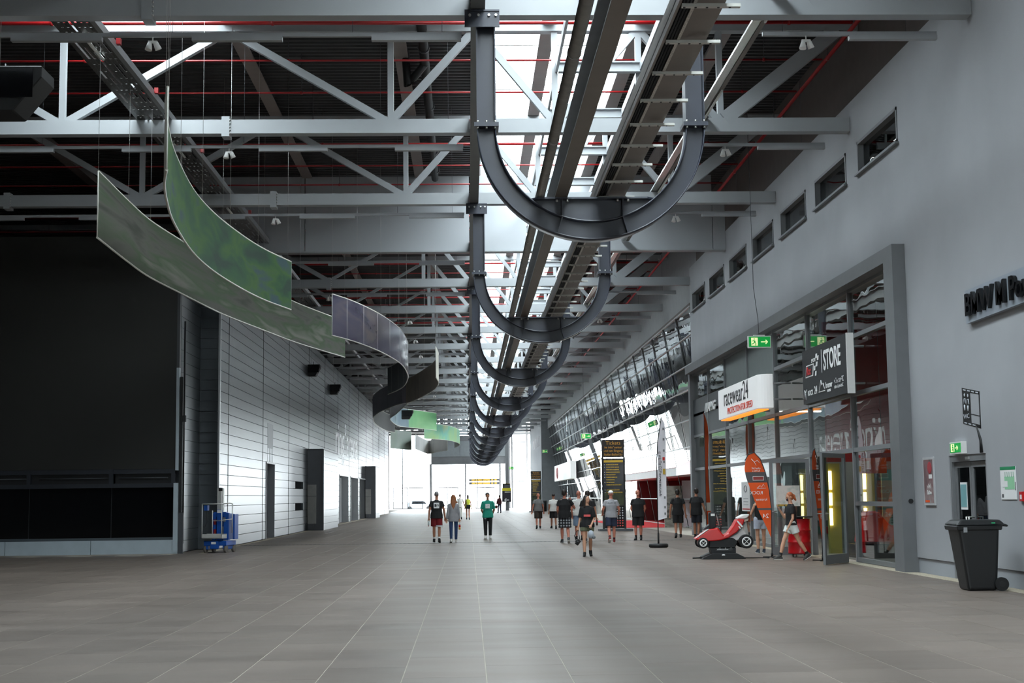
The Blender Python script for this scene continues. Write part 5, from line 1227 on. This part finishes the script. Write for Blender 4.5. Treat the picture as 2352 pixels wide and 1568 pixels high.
# ---------------------------------------------------------------- people
SKIN = M('skin', (206, 156, 128), .55, var=.05, scale=14); SKIN2 = M('tanned_skin', (176, 120, 94), .55, var=.05, scale=14); SKIN3 = M('ruddy_skin', (200, 128, 106), .55, var=.05, scale=14)
def cloth(n, rgb): return M(n, rgb, .85, var=.08, scale=9, bump=.25)
HAIRD = M('dark_hair', (38, 28, 24), .55, var=.25, scale=30); HAIRG = M('grey_hair', (120, 116, 116), .6, var=.2, scale=30); HAIRB = M('auburn_hair', (150, 92, 56), .5, var=.3, scale=30, stretch=(6, 6, .6)); HAIRR = M('red_blond_hair', (176, 100, 60), .5, var=.25, scale=30)
SOLE = M('shoe_sole', (226, 224, 218), .7)
def seg(b, p, q, a, c, cap=(True, True), side=Vector((1, 0, 0)), n=12, mid=0):
    """closed tapered limb section from p to q, elliptical radii a -> c, rounded or flat ends"""
    p, q = Vector(p), Vector(q); d = (q-p).normalized(); u = (side-d*side.dot(d)).normalized(); v = d.cross(u)
    a = a if isinstance(a, tuple) else (a, a); c = c if isinstance(c, tuple) else (c, c); R_ = []
    if cap[0]:
        for t in (80, 55, 28): t = math.radians(t); R_.append((p-d*min(a)*math.sin(t), a[0]*math.cos(t), a[1]*math.cos(t)))
    R_ += [(p, *a), (q, *c)]
    if cap[1]:
        for t in (28, 55, 80): t = math.radians(t); R_.append((q+d*min(c)*math.sin(t), c[0]*math.cos(t), c[1]*math.cos(t)))
    vs = [ce+u*(rx*math.cos(2*PI*k/n))+v*(ry*math.sin(2*PI*k/n)) for ce, rx, ry in R_ for k in range(n)]; m = len(R_)
    b.add(vs, [(i*n+k, i*n+(k+1) % n, (i+1)*n+(k+1) % n, (i+1)*n+k) for i in range(m-1) for k in range(n)]+[tuple(reversed(range(n))), tuple((m-1)*n+k for k in range(n))])
def stack(b, rings, n=14):
    """closed solid through horizontal ellipses (x, y, z, rx, ry)"""
    vs = [(x+rx*math.cos(2*PI*k/n), y+ry*math.sin(2*PI*k/n), z) for x, y, z, rx, ry in rings for k in range(n)]; m = len(rings)
    b.add(vs, [(i*n+k, i*n+(k+1) % n, (i+1)*n+(k+1) % n, (i+1)*n+k) for i in range(m-1) for k in range(n)]+[tuple(reversed(range(n))), tuple((m-1)*n+k for k in range(n))])
def skinmesh(b, name, mat, parent, vox, smooth=3):
    o = b.build(name, mat, parent, local=True)
    rm = o.modifiers.new('remesh', 'REMESH'); rm.mode = 'VOXEL'; rm.voxel_size = vox; rm.use_smooth_shade = True
    sm = o.modifiers.new('smooth', 'SMOOTH'); sm.factor = .5; sm.iterations = smooth
    return o
HANG = (((-.14, .0, -1), (-.06, .16, -1)), ((.14, .0, -1), (.06, .16, -1)))
def person(label, loc, face, H, legs=((.0, .05), (.0, .05)), arms=HANG, fem=False, skin=SKIN, top=None, bottom=None, shoe=BLACK, hair='short', hairm=HAIRD,
           sleeve=.55, hem=.86, blen=.75, bw=.10, look=0.0, nod=0.0, lean=0.0, build_=1.0, socks=None, vox=.0085, fist=(False, False)):
    s = H/1.75; r = thing('person', label, 'person', loc, face)
    S = lambda *p: Vector(p)*s
    sw = (.150 if fem else .178); hw = .092; k_ = build_
    # legs
    hips = [Vector((-hw, 0, 0)), Vector((hw, 0, 0))]; L1, L2 = .43, .415; ch = []
    for h, (a, kn) in zip(hips, legs):
        kp = h+Vector((0, math.sin(a), -math.cos(a)))*L1; an = kp+Vector((h.x*-.10, math.sin(a-kn), -math.cos(a-kn)))*L2; pt = max(0.0, min(.9, (kn-a)*.9)) if kn-a > .12 else 0.0
        ch.append([h, kp, an, pt])
    drop = min(c[2].z-.085-.16*math.sin(c[3])*.9 for c in ch); hz = -drop
    for c in ch:
        for i in range(3): c[i] = c[i]+Vector((0, 0, hz))
    up = lambda z, y=0.0, x=0.0: Vector((x, y+lean*(z-.9), z-.93+hz))     # torso heights follow the hips
    b = MB()
    # torso, neck, head in one skin
    stack(b, [(0, up(.86).y, up(.86).z, .145*k_, .10), (0, up(.93).y, up(.93).z, .165*k_, .118*k_), (0, up(1.08).y, up(1.08).z, (.125 if fem else .142)*k_, .10*k_), (0, up(1.27).y, up(1.27).z, .152*k_, .115*k_), (0, up(1.36).y, up(1.36).z, .155, .10), (0, up(1.42).y, up(1.42).z, .11, .075), (0, up(1.47).y, up(1.47).z, .065, .058)])
    nk = up(1.44); hd = up(1.635)+Vector((0, .015, 0)); ly, lx = math.cos(look), math.sin(look)
    fwd = Vector((lx, ly, -nod)).normalized(); rt = Vector((ly, -lx, 0))
    hd = hd+Vector((0, nod*.05, -abs(nod)*.02))
    seg(b, nk, hd-Vector((0, 0, .06)), .056, .052)
    rot = Matrix((rt, fwd, rt.cross(fwd))).transposed()
    hp = lambda x, y, z: hd+rot @ Vector((x, y, z))
    b.ell(hd+rot @ Vector((0, -.008, .02)), (.076, .094, .098), 14, 10, rot)
    b.ell(hp(0, .028, -.05), (.056, .062, .062), 12, 8, rot)
    seg(b, hp(0, .082, .012), hp(0, .104, -.022), .011, .015)
    for sx in (-1, 1): b.ell(hp(sx*.078, -.012, -.01), (.012, .022, .032), 8, 6, rot)
    b.ell(hp(0, .082, -.058), (.022, .012, .01), 8, 6, rot)
    for sx in (-1, 1): b.ell(hp(sx*.032, .076, .028), (.022, .012, .008), 8, 6, rot)
    hands = []
    for i, sx in enumerate((-1, 1)):
        sh = up(1.372)+Vector((sx*sw, 0, 0)); ua = Vector(arms[i][0]).normalized(); fa = Vector(arms[i][1]).normalized()
        el = sh+ua*.285; wr = el+fa*.25
        seg(b, up(1.39)+Vector((sx*.08, 0, 0)), sh, .055, .050); seg(b, sh, el, .052*(.85 if fem else 1.05), .040*(.85 if fem else 1.05)); seg(b, el, wr, .041*(.85 if fem else 1.05), .027)
        # hand: palm, four fingers, thumb
        d = fa; w = d.cross(Vector((0, 1, .3))).normalized()
        if w.length < .1: w = Vector((1, 0, 0))
        nrm = w.cross(d).normalized(); pm = wr+d*.085
        seg(b, wr+d*.01, pm, (.026, .017), (.038, .016), side=w)
        curl = 1.0 if fist[i] else .35; cd = nrm*(-1 if nrm.x*sx > 0 else 1)
        for f in range(4):
            o = pm+w*(-.030+.020*f); l = (.052, .062, .066, .055)[f]
            d1 = (d*math.cos(curl*.8)+cd*math.sin(curl*.8)).normalized(); d2 = (d*math.cos(curl*1.9)+cd*math.sin(curl*1.9)).normalized()
            seg(b, o-d*.01, o+d1*l*.55, .0095, .0088, n=8); seg(b, o+d1*l*.55, o+d1*l*.55+d2*l*.5, .0088, .0075, n=8)
        tw = w*(1 if f % 2 else 1); t0 = wr+d*.03+w*.032; t1 = t0+(d*.6+w*.7+cd*.3).normalized()*.038; seg(b, t0-w*.012, t1, .012, .010, n=8); seg(b, t1, t1+(d*.9+w*.2+cd*.5).normalized()*.03, .010, .008, n=8)
        hands.append((wr, pm+d*.03+cd*.02, el, sh, ua, fa))
    for (h, kp, an, pt), sx in zip(ch, (-1, 1)):
        seg(b, h+Vector((0, 0, -.02)), kp, (.082*k_, .088*k_), .052); seg(b, kp, kp+(an-kp)*.35, .050, .055); seg(b, kp+(an-kp)*.35, an, .055, .034)
        ft = Vector((sx*.12, math.cos(pt), -math.sin(pt))).normalized(); seg(b, an, an+ft*.07-Vector((0, 0, .05)), .032, .020)
    for i in range(len(b.v)): b.v[i] = tuple(Vector(b.v[i])*s)
    body = skinmesh(b, 'body', skin, r, vox)
    def sub(bb, nm, mt, vx=.011, rem=True):
        for i in range(len(bb.v)): bb.v[i] = tuple(Vector(bb.v[i])*s)
        return skinmesh(bb, nm, mt, r, max(vx, vox)) if rem else bb.build(nm, mt, r, local=True)
    # clothes
    if top:
        b = MB(); w0 = .162*k_ if fem else .182*k_; wh = max(w0*1.03, hw+bw+.016) if bottom and hem < .94 else w0*1.03
        stack(b, [(0, up(hem).y, up(hem).z, wh, .148*k_), (0, up(.95).y, up(.95).z, max(wh*.97, w0), .143*k_), (0, up(1.06).y, up(1.06).z, w0*.97, .132*k_), (0, up(1.25).y, up(1.25).z, w0, .136*k_), (0, up(1.35).y, up(1.35).z, .168, .112), (0, up(1.42).y, up(1.42).z, .122, .086), (0, up(1.462).y, up(1.462).z, .078, .070)])
        for i, sx in enumerate((-1, 1)):
            wr, hc_, el, sh, ua, fa = hands[i]; sl = sleeve if isinstance(sleeve, (int, float)) else sleeve[i]
            if sl <= 0: continue
            seg(b, up(1.375)+Vector((sx*.08, 0, 0)), sh, .064, .060)
            if sl <= 1: seg(b, sh, sh+ua*.285*max(sl, .2), .062, .076 if not fem else .068, (True, False))
            else: seg(b, sh, el, .060, .055); seg(b, el, el+fa*.235, .056, .042, (True, False))
        sub(b, 'shirt', top)
    if bottom:
        b = MB(); stack(b, [(0, up(.80).y, up(.80).z, .13*k_, .10), (0, up(.88).y, up(.88).z, .178*k_, .128*k_), (0, up(1.02).y, up(1.02).z, .160*k_, .122*k_)])
        for (h, kp, an, pt), sx in zip(ch, (-1, 1)):
            if blen <= 1: e = h+(kp-h)*blen; seg(b, h+Vector((0, 0, .03)), e, bw*.98, bw, (True, False))
            else: seg(b, h+Vector((0, 0, .03)), kp, bw*.95, bw*.72); seg(b, kp, kp+(an-kp)*(blen-1), bw*.72, bw*.55, (True, False))
        sub(b, 'trousers' if blen > 1 else 'shorts', bottom)
    for (h, kp, an, pt), sx in zip(ch, (-1, 1)):
        ft = Vector((sx*.12, math.cos(pt), -math.sin(pt))).normalized(); dn = ft.cross(Vector((1, 0, 0))).normalized(); dn = dn if dn.z < 0 else -dn
        hl = an+dn*.048-ft*.035; to = an+dn*.055+ft*.155
        b = MB(); seg(b, hl, to, (.038, .034), (.040, .026), side=Vector((1, 0, 0))); seg(b, an+Vector((0, 0, .015)), an+dn*.025+ft*.06, .047, .046); seg(b, an+dn*.025+ft*.05, an+dn*.045+ft*.12, .046, .037)
        sh_ = sub(b, 'shoe', shoe, .010)
        b = MB(); seg(b, hl+dn*.027-ft*.01, to+dn*.02+ft*.005, (.040, .012), (.042, .012), side=Vector((1, 0, 0))); so = sub(b, 'sole', SOLE if shoe is not BLACK else RUBBER, rem=False)
        if socks:
            b = MB(); seg(b, an+(kp-an)*.02, an+(kp-an)*(.22), .040, .043, (False, False)); sub(b, 'sock', socks, rem=False)
    # hair
    b = MB(); cap_ = False
    if hair in ('short', 'long', 'pony', 'bob'):
        b.ell(hp(0, -.022, .036), (.083, .094, .096), 14, 10, rot); b.ell(hp(0, -.05, -.01), (.078, .065, .08), 12, 8, rot)
    if hair == 'crop': b.ell(hp(0, -.022, .034), (.080, .090, .090), 14, 10, rot)
    if hair == 'long':
        seg(b, hp(0, -.06, .0), hp(0, -.10, -.2), (.085, .045), (.095, .035)); seg(b, hp(0, -.10, -.18), hp(.0, -.13, -.42), (.09, .035), (.045, .02))
        for sx in (-1, 1): seg(b, hp(sx*.07, -.01, .03), hp(sx*.095, .0, -.22), (.03, .03), (.03, .025))
    if hair == 'bob': seg(b, hp(0, -.05, .0), hp(0, -.05, -.12), (.09, .06), (.085, .05))
    if hair == 'pony': b.ell(hp(0, -.115, .0), (.04, .05, .05), 10, 8, rot); seg(b, hp(0, -.12, -.02), hp(0, -.14, -.11), .04, .025)
    if b.v: sub(b, 'hair', hairm, .010)
    if hair == 'cap':
        b = MB(); b.ell(hp(0, -.01, .045), (.086, .1, .075), 14, 10, rot); sub(b, 'cap_crown', WHITEP, rem=False)
        b = MB(); seg(b, hp(0, .07, .055), hp(0, .16, .04), (.07, .008), (.05, .006), side=rt); sub(b, 'cap_peak', WHITEP, rem=False)
    # eyes, mouth
    b = MB()
    for sx in (-1, 1): b.ell(hp(sx*.031, .083, .012), (.011, .006, .006), 8, 6, rot)
    tag(sub(b, 'eyes', BLACK, rem=False), kind='stuff')
    b = MB(); b.ell(hp(0, .090, -.058), (.022, .006, .005), 8, 6, rot); sub(b, 'mouth', M('lips', (150, 80, 74), .5), rem=False)
    R3 = Matrix.Rotation(face, 3, 'Z'); W_ = lambda v: R3 @ (Vector(v)*s)+Vector(loc)
    r_ = {'root': r, 'hand': [W_(h[1]) for h in hands], 'wrist': [W_(h[0]) for h in hands], 'up': lambda z, y=0, x=0: up(z, y, x)*s, 's': s, 'knee': [c[1]*s for c in ch], 'hip': [c[0]*s for c in ch], 'world': W_}
    return r_
NAVY = cloth('navy_cloth', (36, 44, 66)); TBLK = cloth('black_cotton', (26, 26, 28)); TGREY = cloth('heather_grey_cotton', (156, 156, 160)); TWHT = cloth('white_cotton', (222, 220, 216)); DRED = cloth('dark_red_cloth', (120, 22, 30)); JEAN = cloth('blue_denim', (48, 70, 110))
def patch(pd, z, y, w, h, mats, nm='chest_print', x=0):
    p = pd['up'](z, y, x); s = pd['s']; sg = -1 if y < 0 else 1
    o = MB().box(p.x-w/2, p.x+w/2, p.y-.012, p.y+.012, p.z-h/2, p.z+h/2).build(nm, mats, pd['root'], local=True, bevel=.0); return o, p, sg
PLAID = M('plaid_cloth', (150, 152, 158), .85)
def plaid():
    m = bpy.data.materials.new('black_white_plaid'); m.use_nodes = True; nt = m.node_tree; N = nt.nodes; L = nt.links; bb = N['Principled BSDF']; tc = N.new('ShaderNodeTexCoord'); fs = []
    for dr in ('X', 'Z'):
        w = N.new('ShaderNodeTexWave'); w.wave_type = 'BANDS'; w.bands_direction = dr; w.inputs['Scale'].default_value = 3.4; L.new(tc.outputs['Object'], w.inputs['Vector']); fs.append(w)
    mt = N.new('ShaderNodeMath'); mt.operation = 'MULTIPLY'; L.new(fs[0].outputs['Fac'], mt.inputs[0]); L.new(fs[1].outputs['Fac'], mt.inputs[1])
    cr = N.new('ShaderNodeValToRGB'); L.new(mt.outputs[0], cr.inputs['Fac']); cr.color_ramp.elements[0].color = (.012, .012, .016, 1); cr.color_ramp.elements[1].color = (.42, .43, .46, 1); cr.color_ramp.elements[0].position = .1; cr.color_ramp.elements[1].position = .7
    L.new(cr.outputs['Color'], bb.inputs['Base Color']); bb.inputs['Roughness'].default_value = .9; return m
WALK1 = ((.16, .10), (-.10, .22)); WALK2 = ((-.12, .30), (.18, .08))
# walking couple, backs to the viewer
p = person('man in black t-shirt and dark red shorts, walking away beside the long-haired woman', (-1.15, 51.7, 0), 0, 1.81, ((.10, .06), (-.06, .18)), (((-.24, -.05, -1), (-.10, .1, -1)), ((.30, 0, -1), (.12, .15, -1))), skin=SKIN2, top=TBLK, bottom=DRED, shoe=BLACK, hair='crop', hairm=HAIRG, blen=.88, bw=.115, hem=.82, build_=1.08, socks=WHITEP)
o, q, sg = patch(p, 1.27, -.155, .20, .20, WHITEP, 'back_print'); b = MB(); b.box(q.x-.07, q.x-.0, q.y-.016, q.y-.012, q.z-.05, q.z+.05); b.tube([(q.x+.02, q.y-.014, q.z-.03), (q.x+.02, q.y-.014, q.z+.02), (q.x+.05, q.y-.014, q.z+.045), (q.x+.075, q.y-.014, q.z+.02), (q.x+.075, q.y-.014, q.z-.03)], .01, 4); b.build('print_marks', DGREY, o, local=True)
for z in (.62, .585): MB().tube([(p['hip'][1].x+.12*math.cos(t), p['hip'][1].y-.03+.125*math.sin(t), z) for t in [2*PI*k/16 for k in range(17)]], .010, 5).build('shorts_stripe', WHITEP, p['root'], local=True)
h = p['hand'][0]; r = thing('bottle', 'small clear bottle in the left hand of the man in dark red shorts', 'bottle', h); MB().tube([h+Vector((0, 0, .02)), h+Vector((0, 0, -.16))], .028, 10).build('body', M('clear_plastic', (206, 214, 216), .2), r); MB().tube([h+Vector((0, 0, -.16)), h+Vector((0, 0, -.19))], .014, 8).build('cap', RED, r)
p = person('woman with long auburn hair, grey sweater and blue jeans, walking away', (-.54, 51.46, 0), 0, 1.69, ((-.05, .20), (.10, .05)), (((-.20, -.02, -1), (-.16, .08, -1)), ((.14, 0, -1), (.10, .10, -1))), fem=True, top=TGREY, bottom=JEAN, shoe=M('white_canvas', (226, 224, 220), .8), hair='long', hairm=HAIRB, sleeve=2, hem=.76, blen=1.97, bw=.092, fist=(False, True))
h = p['hand'][1]; r = thing('drink_bottle', 'orange drink bottle with a red label in the hand of the woman in jeans', 'bottle', h); MB().tube([h+Vector((0, 0, -.02)), h+Vector((0, 0, -.09))], .018, 10, True, .034).build('neck', M('clear_plastic', (206, 214, 216), .2), r); MB().tube([h+Vector((0, 0, -.09)), h+Vector((0, 0, -.17))], .036, 12).build('label', RED, r); MB().tube([h+Vector((0, 0, -.17)), h+Vector((0, 0, -.26))], .036, 12).build('body', M('orange_juice', (222, 150, 50), .3), r)
person('distant man in white shirt and pale trousers behind the long-haired woman', (-.62, 105.9, 0), 0, 1.82, WALK1, (((-.2, 0, -1), (-.1, .1, -1)), ((.3, .1, -1), (.35, .2, -1))), skin=SKIN2, top=TWHT, bottom=cloth('stone_cotton', (196, 194, 186)), blen=1.95, hem=.82, vox=.014)
p = person('distant woman in yellow top and short dark skirt with a black shoulder bag', (-.04, 103.4, 0), 0, 1.75, ((.05, .05), (-.05, .15)), (((-.2, 0, -1), (-.08, .1, -1)), ((.22, 0, -1), (.12, .1, -1))), fem=True, skin=SKIN2, top=cloth('yellow_top', (206, 214, 70)), bottom=cloth('khaki_short', (84, 84, 66)), hair='bob', sleeve=0, hem=.88, blen=.42, bw=.105, vox=.014)
u_ = p['up'](.95, -.2, .04); r = thing('shoulder_bag', 'black shoulder bag on the back of the woman in yellow', 'bag', p['world'](Vector((.04, -.2, .95))/1.0)); b = MB(); b.box(-.15, .15, -.05, .05, -.12, .12); b.build('bag', BLACK, r, .03, local=True, seg=2); MB().tube([(-.1, .02, .1), (-.16, .06, .35), (-.14, .12, .55)], .012, 6).build('strap', BLACK, r, local=True)
# teal shirt
p = person('man in teal t-shirt and black trousers facing the viewer, hands behind back', (.75, 55.7, 0), PI-.05, 1.78, ((.02, .04), (.10, .10)), (((-.22, -.22, -1), (.35, -.45, -.85)), ((.22, -.22, -1), (-.35, -.45, -.85))), skin=SKIN2, top=cloth('teal_cotton', (34, 150, 128)), bottom=TBLK, shoe=M('white_canvas', (226, 224, 220), .8), hair='short', nod=.45, hem=.80, blen=1.9, bw=.105, sleeve=.85)
o, q, sg = patch(p, 1.24, .148, .17, .17, WHITEP); MB().bar((q.x-.05, q.y+.014, q.z+.04), (q.x+.05, q.y+.014, q.z-.02), .006, .016, (0, 1, 0)).build('print_mark', DGREY, o, local=True)
k_ = p['knee'][1]; h_ = p['hip'][1]; MB().box(h_.x-.045+.0, h_.x+.045, h_.y+.06, h_.y+.115, h_.z-.2, h_.z-.02).build('trouser_print', M('trouser_print', (150, 146, 150), .8), p['root'], local=True, bevel=.02)
p = person('far person in red and black jacket standing by the arrow sign', (3.06, 141.9, 0), .5, 1.76, ((.12, .05), (-.12, .10)), (((-.2, .1, -1), (-.1, .3, -1)), ((.2, 0, -1), (.1, .3, -1))), skin=SKIN2, top=cloth('dark_red_black', (70, 20, 26)), bottom=NAVY, sleeve=2, blen=1.95, vox=.016)
h = p['hand'][0]; r = thing('helmet_bag', 'dark red bag hanging from the hand of the far person', 'bag', h); b = MB(); b.ell(h+Vector((0, 0, -.15)), (.15, .13, .16), 12, 8); b.build('bag', cloth('maroon_bag', (96, 36, 34)), r); MB().tube([h+Vector((-.06, 0, -.03)), h+Vector((0, 0, .03)), h+Vector((.06, 0, -.03))], .01, 6).build('strap', BLACK, r)
# group on the right
person('bald man in grey t-shirt and brown shorts walking away near the far ticket board', (3.49, 71.6, 0), 0, 1.75, ((-.14, .25), (.14, .06)), (((-.3, -.05, -1), (-.2, .0, -1)), ((.24, 0, -1), (.1, .2, -1))), skin=SKIN3, top=cloth('mid_grey_cotton', (120, 120, 120)), bottom=cloth('brown_short', (58, 50, 44)), hair='bald', blen=1.0, bw=.115, build_=1.08, vox=.011)
person('man in white t-shirt and black shorts walking away behind the plaid shorts', (4.23, 71.2, 0), .12, 1.72, WALK1, skin=SKIN2, top=TWHT, bottom=TBLK, hair='crop', blen=.95, bw=.11, vox=.011)
p = person('man in black t-shirt and plaid shorts holding a phone to his ear', (3.32, 49.4, 0), .05, 1.82, ((.08, .04), (-.10, .42)), (((-.2, .1, -1), (.2, .5, -.7)), ((.55, .35, -.75), (-.42, .10, .9))), skin=SKIN3, top=TBLK, bottom=plaid(), shoe=DGREY, hair='short', blen=1.0, bw=.125, hem=.82, build_=1.1, look=.5, fist=(False, True))
h = p['hand'][1]; r = thing('mobile_phone', 'dark mobile phone held to the ear of the man in plaid shorts', 'phone', h); b = MB(); b.box(-.006, .006, -.035, .035, -.05, .09); b.build('case', BLACKG, r, .004, local=True); MB().box(.006, .0075, -.03, .03, -.04, .08).build('screen', DGREY, r, local=True)
p = person('young woman in black t-shirt and olive shorts walking towards the viewer, camera in hand', (3.17, 38.28, 0), PI-.06, 1.62, ((-.16, .36), (.10, .05)), (((-.22, .05, -1), (.28, .45, -.55)), ((.20, -.02, -1), (.20, .08, -1))), fem=True, skin=SKIN, top=TBLK, bottom=cloth('olive_cotton', (98, 102, 80)), shoe=BLACK, hair='long', hairm=HAIRD, hem=.84, blen=.48, bw=.112, sleeve=.9, look=-.75, fist=(True, True))
o, q, sg = patch(p, 1.17, .142, .18, .055, RED)
h = p['hand'][1]; r = thing('compact_camera', 'black camera dangling by its strap from the young woman\'s hand', 'camera', h+Vector((0, 0, -.3)))
b = MB(); b.box(-.075, .075, -.035, .035, -.05, .05); b.box(-.03, .03, -.03, .03, .05, .075); bd = b.build('camera_body', BLACK, r, .01, local=True); bd.rotation_euler = (0, -.9, .2)
b = MB(); b.tube([(0, -.03, -.0), (-.02, -.13, -.03)], .038, 14); b.build('lens', BLACK, r, local=True)
b = MB(); b.tube([(-.05, 0, .05), (-.09, 0, .17), (-.04, .0, .28), (.02, 0, .31), (.03, 0, .2), (.06, 0, .06)], .010, 6); b.build('strap', BLACK, r, local=True)
h = p['hand'][0]; r = thing('baseball_cap', 'light grey baseball cap carried at the young woman\'s hip', 'cap', h+Vector((.02, -.02, -.17))); b = MB(); b.ell((0, 0, 0), (.085, .075, .11), 14, 10); b.build('crown', cloth('pale_grey_cap', (176, 184, 194)), r, local=True); b = MB(); b.ell((.07, -.05, -.07), (.05, .03, .05), 10, 6); b.build('peak', cloth('mid_grey_cap', (120, 124, 130)), r, local=True); MB().tube([(0, 0, .1), (-.02, .02, .18)], .008, 5).build('strap', DGREY, r, local=True)
person('bald man in white t-shirt half hidden behind the young woman', (4.05, 52.5, 0), 0, 1.79, WALK1, (((-.3, 0, -1), (.1, .4, -.9)), ((.2, 0, -1), (.1, .2, -1))), skin=SKIN3, top=TWHT, bottom=cloth('light_denim', (130, 152, 180)), hair='bald', blen=1.0, bw=.115, vox=.010)
p = person('dark-haired man in black t-shirt walking away just behind the young woman', (4.05, 48.6, 0), 0, 1.77, WALK2, (((-.2, 0, -1), (.1, .2, -1)), ((.26, 0, -1), (.16, .15, -1))), skin=SKIN2, top=TBLK, bottom=cloth('dark_bermuda', (40, 42, 48)), shoe=DGREY, hair='short', blen=.95, bw=.11)
h = p['hand'][1]; r = thing('soft_drink_bottle', 'dark cola bottle in the hand of the man behind the young woman', 'bottle', h); MB().tube([h+Vector((0, 0, .05)), h+Vector((0, 0, -.02))], .014, 10, True, .03).build('neck', BLACKG, r); MB().tube([h+Vector((0, 0, -.02)), h+Vector((0, 0, -.15))], .032, 12).build('body', M('cola_brown', (48, 26, 24), .3), r)
p = person('man in grey t-shirt, navy shorts and white cap walking towards the ticket board', (4.91, 49.2, 0), 0, 1.79, ((-.16, .42), (.06, .04)), (((-.34, .1, -1), (.0, .75, -.5)), ((.36, .1, -1), (.0, .75, -.45))), skin=SKIN3, top=TGREY, bottom=NAVY, shoe=M('brick_red_shoe', (130, 40, 36), .7), hair='cap', blen=.88, bw=.115, hem=.84, build_=1.05, socks=M('dark_sock', (60, 30, 40), .9))
q = p['up'](1.31, -.165, -.13); glyphs((q.x, q.y, q.z), 10, .045, BLACK, 'cam', p['root'], 'back_print', True, 7)
p = person('bald man in black t-shirt and black shorts standing with hands behind his back', (6.13, 51.67, 0), PI-.25, 1.81, ((.02, .03), (.02, .03)), (((-.24, -.2, -1), (.35, -.4, -.8)), ((.24, -.2, -1), (-.35, -.4, -.8))), skin=SKIN3, top=TBLK, bottom=TBLK, shoe=BLACK, hair='bald', blen=.98, bw=.118, hem=.80, build_=1.12, look=-.6, socks=BLACK)
q = p['up'](1.715, .055); b = MB(); b.tube([(-.062, q.y-.03, q.z-.01), (-.03, q.y+.012, q.z), (.03, q.y+.012, q.z), (.062, q.y-.03, q.z-.01)], .008, 6); b.build('sunglasses', BOLT, p['root'], local=True)
person('man in black t-shirt and shorts nearest the white banner, walking away', (7.86, 53.6, 0), -.1, 1.79, ((-.10, .30), (.08, .05)), (((-.28, 0, -1), (-.12, .1, -1)), ((.26, 0, -1), (.12, .1, -1))), skin=SKIN2, top=TBLK, bottom=TBLK, shoe=BLACK, hair='short', blen=.92, bw=.112, hem=.82)
person('man in black polo shirt beside the edge-on orange feather flag', (8.50, 53.2, 0), -.6, 1.83, ((.06, .05), (-.04, .10)), (((-.2, .05, -1), (-.1, .2, -1)), ((.34, .1, -1), (.2, .3, -1))), skin=SKIN2, top=TBLK, bottom=cloth('black_navy_short', (22, 24, 34)), shoe=BLACK, hair='short', hairm=HAIRD, blen=.92, bw=.115, hem=.80, build_=1.12, look=-.6)
person('woman in black top and pale shorts half hidden behind the orange flag', (7.98, 39.0, 0), .05, 1.66, ((.0, .04), (.03, .05)), (((-.42, .15, -1), (.2, .6, -.3)), ((.2, .05, -1), (.0, .5, -.7))), fem=True, top=TBLK, bottom=cloth('pale_blue_short', (184, 190, 206)), shoe=M('navy_canvas_shoe', (62, 70, 82), .8), hair='pony', hairm=HAIRB, sleeve=0, hem=.96, blen=.55, bw=.112)
p = person('young woman in black t-shirt, white shorts and face mask walking out of the shop', (7.80, 34.45, 0), PI/2+.12, 1.66, ((-.36, .22), (.42, .14)), (((-.14, .08, -1), (.02, .45, -.8)), ((.16, .35, -.9), (-.1, .55, .8))), fem=True, skin=SKIN, top=TBLK, bottom=cloth('white_shorts', (226, 232, 228)), shoe=M('charcoal_sneaker', (66, 64, 62), .8), hair='pony', hairm=HAIRR, hem=.92, blen=.52, bw=.110, sleeve=.6, nod=.25, socks=BLACK)
q = p['up'](1.575, .10); b = MB(); b.ell((0, q.y-.02, q.z-.005), (.046, .032, .042), 10, 8); b.build('face_mask', cloth('dark_mask', (54, 40, 52)), p['root'], local=True)
